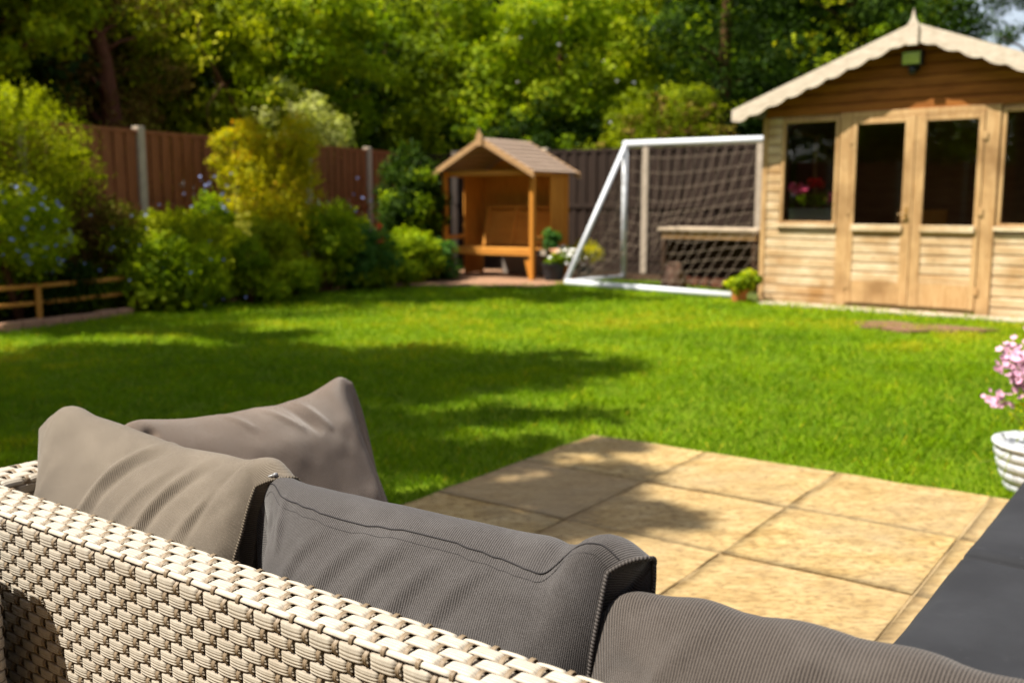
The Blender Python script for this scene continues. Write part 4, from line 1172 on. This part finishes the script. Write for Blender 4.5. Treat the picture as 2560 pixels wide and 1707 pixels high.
for h in heads:
    flowers("flower_head", wp, P_PINK, np.array(h) + rng.normal(size=(26, 3))*np.array([.026, .026, .022]), .0145)
foliage("foliage", wp, G_LIME, (0, 0, .33), (.17, .17, .13), 14, 420, .022, .5, .0)
m = MB(); m.tube([(-.17, -.05, .20), (-.24, -.08, .165), (-.32, -.1, .16)], .0016, 5); m.tube([(-.17, -.05, .20), (-.21, -.09, .15), (-.225, -.10, .10)], .0016, 5)
m.build("trailing_stem", M_GSTEM, wp)

# ---------------------------------------------------------------- border planting
shrub("conifer_bush", "tall rounded lime green conifer bush at the left edge", "shrub", (-5.30, 10.4, 1.45), (1.0, .9, 1.0), G_LIME, 40000, .034, bias=.10, clump=.26, nclump=150)
cb = shrub("conifer_bush", "brown bare lower skirt of clipped conifer beside the board fence", "shrub", (-4.6, 10.7, .72), (.62, .5, .62), G_BROWN, 9000, .032, clump=.3)
foliage("foliage", cb, G_OLIVE, (.32, -.05, .62), (.40, .35, .55), 26, 6000, .030, .32, .05)
bl = shrub("flowering_shrub", "blue flowered bushy plant at the left edge in front of the lime conifer", "shrub", (-4.72, 9.5, .82), (.50, .45, .46), G_MID, 7500, .040, bias=.28)
flowers("blossom", bl, P_BLUE, np.array([0, 0, .85]) + (lambda d: d/np.linalg.norm(d, axis=1, keepdims=True))(rng.normal(size=(95, 3))+np.array([.5, -.7, .3]))*np.array([.50, .46, .48]), .022, kind="stuff")
shrub("leafy_plant", "dark low foliage behind the orange rail", "plant", (-4.7, 9.9, .3), (.6, .35, .3), G_DARK, 4000, .05)
ym = shrub("mound_shrub", "yellow topped mounded shrub in front of the first fence post", "shrub", (-3.72, 11.1, .62), (.60, .5, .44), G_LIME, 14000, .036, bias=.04, nclump=60)
lw = shrub("leafy_plant", "mid green plant with pale blue flowers under the yellow mound", "plant", (-3.62, 10.62, .38), (.62, .36, .36), G_MID, 9000, .045, bias=.12, nclump=46)
flowers("blossom", lw, P_BLUE, np.array([0, -.18, .48]) + rng.normal(size=(45, 3))*np.array([.36, .12, .22]), .016, kind="stuff")
foliage("broad_leaf", lw, G_BRIGHT, (-.05, -.26, .16), (.5, .14, .13), 14, 150, .13, .5, -.1)
gd_ = shrub("golden_shrub", "tall golden orange shrub rising above the middle of the left fence", "shrub", (-3.05, 12.55, .95), (.68, .58, .92), G_GOLD, 15000, .042, clump=.30, nclump=80, bias=-.02)
foliage("upper_foliage", gd_, G_GOLD, (-.15, 0, 1.80), (.30, .3, .42), 22, 3600, .042, .35, .08)
foliage("upper_foliage", gd_, G_GOLD, (.45, .1, 1.55), (.22, .22, .35), 12, 1800, .042, .4, .04)
foliage("upper_foliage", gd_, G_GOLD, (-.44, .05, 1.80), (.26, .25, .36), 16, 2200, .042, .4, .0)
foliage("upper_foliage", gd_, G_GOLD, (.40, .05, 1.86), (.26, .25, .34), 16, 2200, .042, .4, .02)
for (x, y, z, rx, rz_, mt, nn_, sz, lb) in (
    (-2.95, 11.75, .48, .55, .48, G_OLIVE, 8000, .045, "olive green shrub below the golden one"),
    (-2.35, 12.6, .55, .50, .50, G_MID, 8000, .045, "mid green bushy plant right of the golden shrub"),
    (-2.75, 11.45, .24, .5, .24, G_MID, 4500, .055, "low leafy plant at the lawn edge below the olive shrub"),
    (-1.95, 13.0, .42, .45, .42, G_BLUEGR, 7000, .045, "blue green plant in front of the second fence post"),
    (-1.75, 13.25, .2, .5, .2, G_MID, 3600, .06, "low hostas at the end of the border by the brick paving"),
    (-1.45, 14.1, .36, .46, .38, G_MID, 8000, .05, "rounded green shrub close to the left arbour post"),
    (-1.1, 14.55, .28, .36, .28, G_BLUEGR, 4500, .05, "small blue green plant at the foot of the left arbour post")):
    shrub("border_shrub", lb, "shrub", (x, y, z), (rx, rx*.85, rz_), mt, nn_, sz, "shrubs along the left border", bias=.18)
q = shrub("flowering_plant", "green plant with purple blue spikes in front of the second fence post", "plant", (-2.45, 13.6, .7), (.45, .4, .45), G_MID, 5000, .045, bias=.05)
flowers("blossom", q, P_BLUE, np.array([0, -.1, 1.0]) + rng.normal(size=(26, 3))*np.array([.40, .2, .20]), .020, kind="stuff")
q = shrub("flowering_plant", "purple blue flower spikes standing between the mound and the fence", "plant", (-3.6, 12.0, .8), (.3, .25, .42), G_MID, 2600, .04)
flowers("blossom", q, P_BLUE, np.array([.1, -.1, 1.15]) + rng.normal(size=(26, 3))*np.array([.24, .12, .20]), .020, kind="stuff")
q = shrub("flowering_plant", "small plant with two bright red blooms in the border", "plant", (-1.75, 13.5, .45), (.25, .2, .3), G_MID, 2200, .045)
for c in ((-.02, -.22, .78), (-.22, -.2, .70), (.0, -.22, .66)): flowers("red_bloom", q, P_RED, np.array(c)+rng.normal(size=(9, 3))*.02, .035)
q = shrub("yellow_flower", "pale yellow blooms on a short stem in the middle of the border", "plant", (-2.95, 11.2, .5), (.2, .15, .3), G_MID, 1200, .04)
flowers("yellow_bloom", q, P_YEL, np.array([0, -.12, .92]) + rng.normal(size=(12, 3))*np.array([.08, .04, .07]), .04)
cl = shrub("climbing_shrub", "dark glossy climber beside the left side of the arbour", "shrub", (-1.55, 15.35, 1.0), (.46, .45, .92), G_DARK, 15000, .055, bias=.12, nclump=70, clump=.28)
foliage("foliage", cl, G_MID, (-.0, -.2, .9), (.5, .42, .9), 18, 2400, .055, .25, .1)

# ---------------------------------------------------------------- the house behind the camera (seen only in reflections)
def brick_wall_mat():
    t = NT("house_brick"); v = t.obj(); b = t.n("TexBrick"); b.inputs["Scale"].default_value = 1.0
    b.inputs["Brick Width"].default_value = .225; b.inputs["Row Height"].default_value = .075; b.inputs["Mortar Size"].default_value = .005
    b.inputs["Color1"].default_value = (.26, .11, .06, 1); b.inputs["Color2"].default_value = (.34, .16, .09, 1); b.inputs["Mortar"].default_value = (.35, .31, .26, 1)
    mp = t.n("Mapping"); mp.inputs["Rotation"].default_value = (R(90), 0, 0); t.l(v, mp.inputs[0]); t.l(mp.outputs[0], b.inputs["Vector"])
    return t.done(t.bsdf(b.outputs[0], .9, None, .2))
hs = empty("brick_house", (3.0, -4.2, 0), math.atan2(-.58, .815), "red brick house at the back of the patio behind the camera", "house")
hb_ = MB().box(-7, 7, -7, 0, 0, 5.0).build("wall", brick_wall_mat(), hs)
MB().prism([(-7.4, 4.95), (7.4, 4.95), (7.0, 5.1), (-7.0, 5.1)], -7.3, .3).add([(-7.4, .35, 5.11), (7.4, .35, 5.11), (7.4, -3.5, 7.6), (-7.4, -3.5, 7.6), (-7.4, -7.35, 5.11), (7.4, -7.35, 5.11)], [(0, 1, 2, 3), (3, 2, 5, 4), (0, 3, 4), (1, 5, 2)]).build("roof", plain("roof_tile", (.12, .06, .045), .9), hs)
for (x0, x1, z0, z1) in ((-4.5, -3.0, 1.0, 2.1), (2.4, 4.4, 1.0, 2.1), (-4.5, -3.0, 3.3, 4.4), (2.6, 4.2, 3.3, 4.4)):
    f_ = MB().box(x0, x1, .005, .06, z0, z0+.07).box(x0, x1, .005, .06, z1-.07, z1).box(x0, x0+.07, .005, .06, z0+.07, z1-.07).box(x1-.07, x1, .005, .06, z0+.07, z1-.07).box((x0+x1)/2-.035, (x0+x1)/2+.035, .005, .055, z0+.07, z1-.07).build("window", M_WHITE, hs)
    MB().box(x0+.06, x1-.06, .01, .02, z0+.06, z1-.06).build("pane", plain("dark_pane", (.03, .035, .04), .05, .8), f_)
dd_ = MB().box(-1.2, 1.2, .005, .06, 2.03, 2.1).box(-1.2, -1.13, .005, .06, .05, 2.03).box(1.13, 1.2, .005, .06, .05, 2.03).box(-.05, .05, .005, .055, .05, 2.03).build("patio_door", M_WHITE, hs)
MB().box(-1.13, 1.13, .01, .02, .06, 2.02).build("pane", plain("dark_door_pane", (.03, .035, .04), .05, .8), dd_)
for i, (x, y, r) in enumerate(((-9.8, 9.6, 1.9), (-10.4, 6.2, 2.0), (-10.2, 2.6, 1.9), (-10.3, -1.0, 2.0))):
    rt = empty("neighbour_tree", (x, y, 0), 0, ["leafy tree beyond the left fence near its far end", "leafy tree beyond the left fence, second from the far end", "leafy tree beyond the left fence beside the lawn", "leafy tree beyond the left fence nearest the house"][i], "tree", "trees beyond the left fence")
    limbs("trunk", rt, M_BARK, (0, 0, 0), (0, 0, 4), .16, 8, 1.4, .3)
    foliage("crown", rt, G_MID, (0, 0, 2.9), (r*.8, r, 2.6), 70, 9000, .19, .26, 0, .35)
fence("dark brown board fence along the left side of the lawn, out of view", (-8.1, -2.0), (pa[0]-.02, pa[1]-.05), .9, 1.83, M_FENCE)
# low ground cover between the shrubs
gp_ = []
for k in range(260):
    t = rng.random(); a = np.array([-4.9, 9.4])*(1-t) + np.array([-1.2, 14.3])*t; o_ = np.array([-.88, .47])
    q = a + o_*rng.random()*1.5; gp_.append((q[0], q[1], .05+.26*rng.random()))
gp_ = np.array(gp_); P_, nn_, ix_ = clump_points(gp_, np.full((260, 3), .17)*(.6+.8*rng.random((260, 1))), 26000)
k_ = P_[:, 2] > .01; P_, nn_ = P_[k_], nn_[k_]
V_, F_, T_ = quads(P_, nn_ + rng.normal(size=P_.shape)*.5 + np.array([0, 0, .4]), .045*(.6+.9*rng.random(len(P_))), np.clip(.5+.2*rng.normal(size=len(P_)), 0, 1))
tag(fast_mesh("ground_cover", V_, F_, G_MID, attrs={"tint": T_}), "mixed low leafy ground cover filling the left border", "ground cover", kind="stuff")
fence("brown board fence along the right side of the garden, out of view", (9.2, 11.6), (7.6, -2.0), .9, 1.83, M_FENCE)

for (x, y, lb) in ((-3.75, 10.42, "broad leaved plant at the lawn edge right of the low rail"), (-3.35, 11.2, "broad leaved plant at the lawn edge under the mounded shrub"), (-2.75, 12.1, "broad leaved plant at the lawn edge before the golden shrub"), (-1.95, 12.95, "broad leaved plant at the border corner by the brick paving")):
    hp = empty("broad_leaved_plant", (x, y, 0), 0, lb, "plant", "broad leaved plants at the lawn edge")
    n_ = 46; a_ = rng.random(n_)*6.283; r_ = .04 + .22*rng.random(n_)**.7
    P_ = np.column_stack([np.cos(a_)*r_, np.sin(a_)*r_, .20 - .45*r_ + .10*rng.random(n_)])
    V_, F_, T_ = quads(P_, np.column_stack([np.cos(a_)*.6-.2, np.sin(a_)*.6-.2, np.full(n_, .8)]) + rng.normal(size=(n_, 3))*.25, .13*(.7+.6*rng.random(n_)), np.clip(.55+.2*rng.normal(size=n_), 0, .95), .72)
    fast_mesh("leaves", V_, F_, G_BRIGHT, hp, attrs={"tint": T_})
    m = MB()
    for k in range(0, n_, 4): m.tube([(0, 0, 0), tuple(P_[k]*np.array([.6, .6, .8])), tuple(P_[k])], .003, 4)
    m.build("stalk", M_GSTEM, hp)

# ---------------------------------------------------------------- trees beyond the fence
def tree(name, label, x, y, zc, rad, mat, n, size, trunk=.12, bark=None, nclump=90, clump=.22, bias=0., group="trees beyond the fence", cat="tree", flat_=0, second=None):
    root = empty(name, (x, y, 0), 0, label, cat, group)
    limbs("trunk", root, bark or M_STEM, (0, 0, 0), (0, 0, zc+rad[2]*.6), trunk, 12, rad[0]*.9, .3)
    foliage("crown", root, mat, (0, 0, zc), rad, nclump, n, size, clump, bias, .35)
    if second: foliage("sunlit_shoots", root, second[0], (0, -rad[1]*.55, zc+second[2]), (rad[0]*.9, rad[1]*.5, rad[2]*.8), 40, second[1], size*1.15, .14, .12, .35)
    return root
tree("leafy_tree", "bright green leafy tree overhanging the top left corner", -6.75, 13.2, 4.5, (1.75, 1.2, 1.9), G_BRIGHT, 15000, .105, .16, nclump=80, clump=.2, bias=.12, second=(G_BRIGHT, 4500, -.6))
tree("brown_conifer", "conifer with reddish brown trunk and sparse brown green foliage behind the first fence panel", -6.15, 15.4, 3.4, (1.05, 1.0, 2.6), G_BROWN, 12000, .060, .24, M_BARK, bias=.20, nclump=70)
tree("olive_tree", "olive green tree with scattered yellow sunlit leaves behind the fence", -5.0, 17.2, 3.1, (1.7, 1.2, 2.6), G_OLIVE, 24000, .085, .13, bias=.26, second=(G_BRIGHT, 2600, .2))
yl = empty("sunlit_spray", (-4.55, 15.6, 0), 0, "spray of big yellow sunlit leaves hanging in front of the olive tree", "foliage")
yp = np.array([[-.15, 0, 3.85], [-.35, 0, 3.6], [.15, 0, 3.6], [-.4, 0, 3.3], [-.1, 0, 3.3], [-.25, 0, 3.1], [-.3, 0, 2.7], [.0, 0, 2.35], [-.2, 0, 2.2]])
yp = np.repeat(yp, 7, axis=0) + rng.normal(size=(63, 3))*np.array([.07, .06, .07])
V_, F_, T_ = quads(yp, rng.normal(size=yp.shape)*.4 + np.array([-.5, -.5, .8]), .10*(.7+.6*rng.random(63)), np.full(63, .97))
fast_mesh("leaf_cluster", V_, F_, G_BRIGHT, yl, attrs={"tint": T_})
MB().tube([(.3, 1.2, 2.0), (.0, .5, 3.0), (-.2, .02, 3.5), (-.2, .0, 3.9)], [.03, .02, .012, .005], 6).tube([(.0, .5, 3.0), (-.15, .1, 2.6), (-.1, 0, 2.2)], [.02, .012, .005], 6).build("branch", M_STEM, yl, smooth=True)
tree("variegated_shrub", "cream variegated shrub glowing above the fence behind the golden shrub", -3.62, 16.6, 2.30, (.95, .6, .85), G_CREAM, 9000, .055, .05, clump=.28, nclump=44, cat="shrub", bias=-.05)
tree("olive_tree", "mid green tree left of the dark gap, behind the cream shrub", -3.5, 18.2, 3.9, (1.6, 1.3, 2.2), G_MID, 19000, .088, .13, bias=.22, second=(G_BRIGHT, 2200, .2))
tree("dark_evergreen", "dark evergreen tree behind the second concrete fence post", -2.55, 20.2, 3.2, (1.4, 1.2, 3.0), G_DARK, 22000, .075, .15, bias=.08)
tree("light_green_tree", "light green feathery tree rising left of the arbour roof", -1.35, 19.4, 2.9, (.95, .9, 2.9), G_BRIGHT, 13000, .088, .1, bias=-.18, second=(G_BRIGHT, 2600, -.8))
hw = tree("white_flowering_tree", "big green tree dotted with white blossom behind the arbour and goal", 1.0, 19.6, 3.2, (2.6, 1.5, 2.3), G_MID, 42000, .088, .18, nclump=150, clump=.18, bias=.20, second=(G_BRIGHT, 4200, .9))
d = rng.normal(size=(34, 3))*np.array([.55, .25, .45]) + np.array([.35, -.95, .25])
flowers("blossom", hw, P_WHITE, np.array([0, 0, 3.2]) + d/np.linalg.norm(d, axis=1, keepdims=True)*np.array([2.65, 1.55, 2.3]), .029, kind="stuff")
tree("hedge_shrub", "dark green shrub mass behind the arbour below the blossom tree", .2, 18.6, 1.9, (1.9, .8, 1.2), G_DARK, 22000, .065, .08, bias=.15, cat="shrub", second=(G_MID, 2500, 0))
tree("hedge_shrub", "bronze tinged shrub behind the fence right of the arbour", 2.6, 17.6, 2.1, (1.3, .8, 1.2), G_OLIVE, 16000, .06, .08, bias=-.02, cat="shrub", second=(G_BROWN, 1500, 0))
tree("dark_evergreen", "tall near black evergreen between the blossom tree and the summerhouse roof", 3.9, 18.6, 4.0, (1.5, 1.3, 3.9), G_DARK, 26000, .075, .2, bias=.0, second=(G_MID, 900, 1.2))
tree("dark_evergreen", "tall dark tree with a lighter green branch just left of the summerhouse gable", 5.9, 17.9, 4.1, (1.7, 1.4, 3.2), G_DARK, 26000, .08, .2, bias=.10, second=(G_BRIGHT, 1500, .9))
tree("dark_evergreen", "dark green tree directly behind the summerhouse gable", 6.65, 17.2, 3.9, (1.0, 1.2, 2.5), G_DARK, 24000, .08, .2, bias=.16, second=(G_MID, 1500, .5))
pr = empty("pine_tree", (9.55, 18.2, 0), 0, "open branched pine against the pale sky at the top right corner", "tree", "trees beyond the fence")
limbs("trunk", pr, M_BARK, (0, 0, 0), (-.3, 0, 6.0), .16, 14, 1.5, .4)
for c, r in (((-.75, 0, 4.7), .42), ((-.30, 0, 5.05), .30), ((-.85, 0, 5.3), .45), ((-.2, 0, 4.15), .28), ((-1.1, 0, 4.1), .5), ((-.6, 0, 5.9), .4), ((.25, .2, 4.2), .3), ((.1, 0, 5.35), .18)):
    foliage("needle_spray", pr, G_DARK, c, (r*1.3, r, r*.6), 12, 1500, .05, .4, .15)
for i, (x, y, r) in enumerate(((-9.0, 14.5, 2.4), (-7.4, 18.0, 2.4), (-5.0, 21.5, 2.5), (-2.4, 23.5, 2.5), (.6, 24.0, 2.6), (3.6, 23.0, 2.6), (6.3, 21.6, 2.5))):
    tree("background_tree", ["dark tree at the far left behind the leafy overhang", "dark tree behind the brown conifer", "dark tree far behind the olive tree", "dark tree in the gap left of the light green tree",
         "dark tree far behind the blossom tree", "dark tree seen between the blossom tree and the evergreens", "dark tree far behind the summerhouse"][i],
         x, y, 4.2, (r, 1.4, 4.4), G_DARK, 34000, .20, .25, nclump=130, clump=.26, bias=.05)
def shade_tree(x, y, targets, label, th):
    """a tall tree whose boughs stand between the sun and the given patches of lawn"""
    root = empty("tall_garden_tree", (x, y, 0), 0, label, "tree")
    m = MB(); m.tube([(0, 0, 0), (.1, .05, 2), (-.05, .1, 4), (.1, 0, th-1.2)], [.26, .2, .17, .1], 10)
    cc = []; cr = []
    for (gx, gy, r, hz) in targets:
        k = hz/math.tan(SUN_EL); c = (gx + math.cos(SUN_AZ)*k - x, gy + math.sin(SUN_AZ)*k - y, hz)
        for j in range(5):
            cc.append(np.array(c) + rng.normal(size=3)*np.array([r*.38, r*.38, .25])); cr.append([r*.62, r*.62, r*.4])
        m.tube([(.1*c[0], .1*c[1], th-2.4), (c[0]*.55, c[1]*.55, (th-1.6+c[2])*.5+.3), c], [.07, .045, .015], 6)
    m.build("trunk", M_BARK, root, smooth=True)
    cc = np.array(cc); cr = np.array(cr); n = int(sum(2600*(t[2]/.8)**2 for t in targets))
    P, nn, idx = clump_points(cc, cr, n, shell=.1)
    V, F, T = quads(P, nn + rng.normal(size=(n, 3))*.8 + np.array([0, 0, .5]), .13*(.6+.8*rng.random(n)), np.clip(.5+rng.normal(size=n)*.2, 0, 1))
    fast_mesh("crown", V, F, G_MID, root, attrs={"tint": T})
shade_tree(-6.6, 1.6, [(-3.9, 8.75, .55, 6.6), (-3.0, 8.85, .55, 6.8), (-2.2, 8.35, .55, 7.0), (-3.1, 7.6, .8, 6.8), (-1.75, 7.35, .7, 7.2), (-.75, 7.35, .55, 7.3), (.0, 7.2, .5, 7.3), (.45, 6.85, .38, 7.3),
    (-4.1, 6.4, 1.3, 6.8), (-2.6, 6.2, 1.2, 7.2), (-1.2, 6.3, 1.05, 7.5), (-.15, 6.25, .75, 7.6), (-3.3, 4.7, 1.4, 7.0), (-1.8, 4.9, 1.15, 7.3), (-4.6, 7.6, .5, 6.7), (-1.6, 5.6, .9, 7.4), (-2.4, 7.2, .7, 7.0), (-.75, 5.15, .7, 7.6), (-.1, 5.2, .42, 7.6),
    (-2.2, 3.5, .75, 7.2), (-1.2, 3.95, .6, 7.3), (-.35, 4.35, .42, 7.5), (.25, 4.45, .26, 7.6), (-.15, 3.75, .26, 7.5), (.25, 3.62, .20, 7.5), (.05, 3.35, .24, 7.5), (-.05, 3.75, .34, 7.5), (-.2, 3.3, .34, 7.5), (.35, 3.95, .22, 7.6), (.02, 4.1, .36, 7.5), (-.3, 3.5, .4, 7.4), (.32, 3.42, .24, 7.5), (.1, 3.0, .26, 7.5)],
    "tall leafy tree left of the garden whose shade falls across the lawn", 7.4)
shade_tree(-7.6, 8.0, [(-2.7, 10.9, .50, 6.6), (-2.1, 11.6, .65, 6.8), (-1.3, 12.0, .7, 7.0), (-.4, 12.1, .7, 7.0), (.4, 12.1, .65, 7.0), (1.2, 12.3, .5, 7.2), (-.9, 13.2, .7, 7.0), (.1, 13.1, .6, 7.2), (1.6, 13.4, .6, 7.2), (-1.7, 13.0, .6, 6.8), (1.3, 11.7, .28, 7.2)],
    "second tall tree at the left border whose shade lies before the arbour", 7.2)
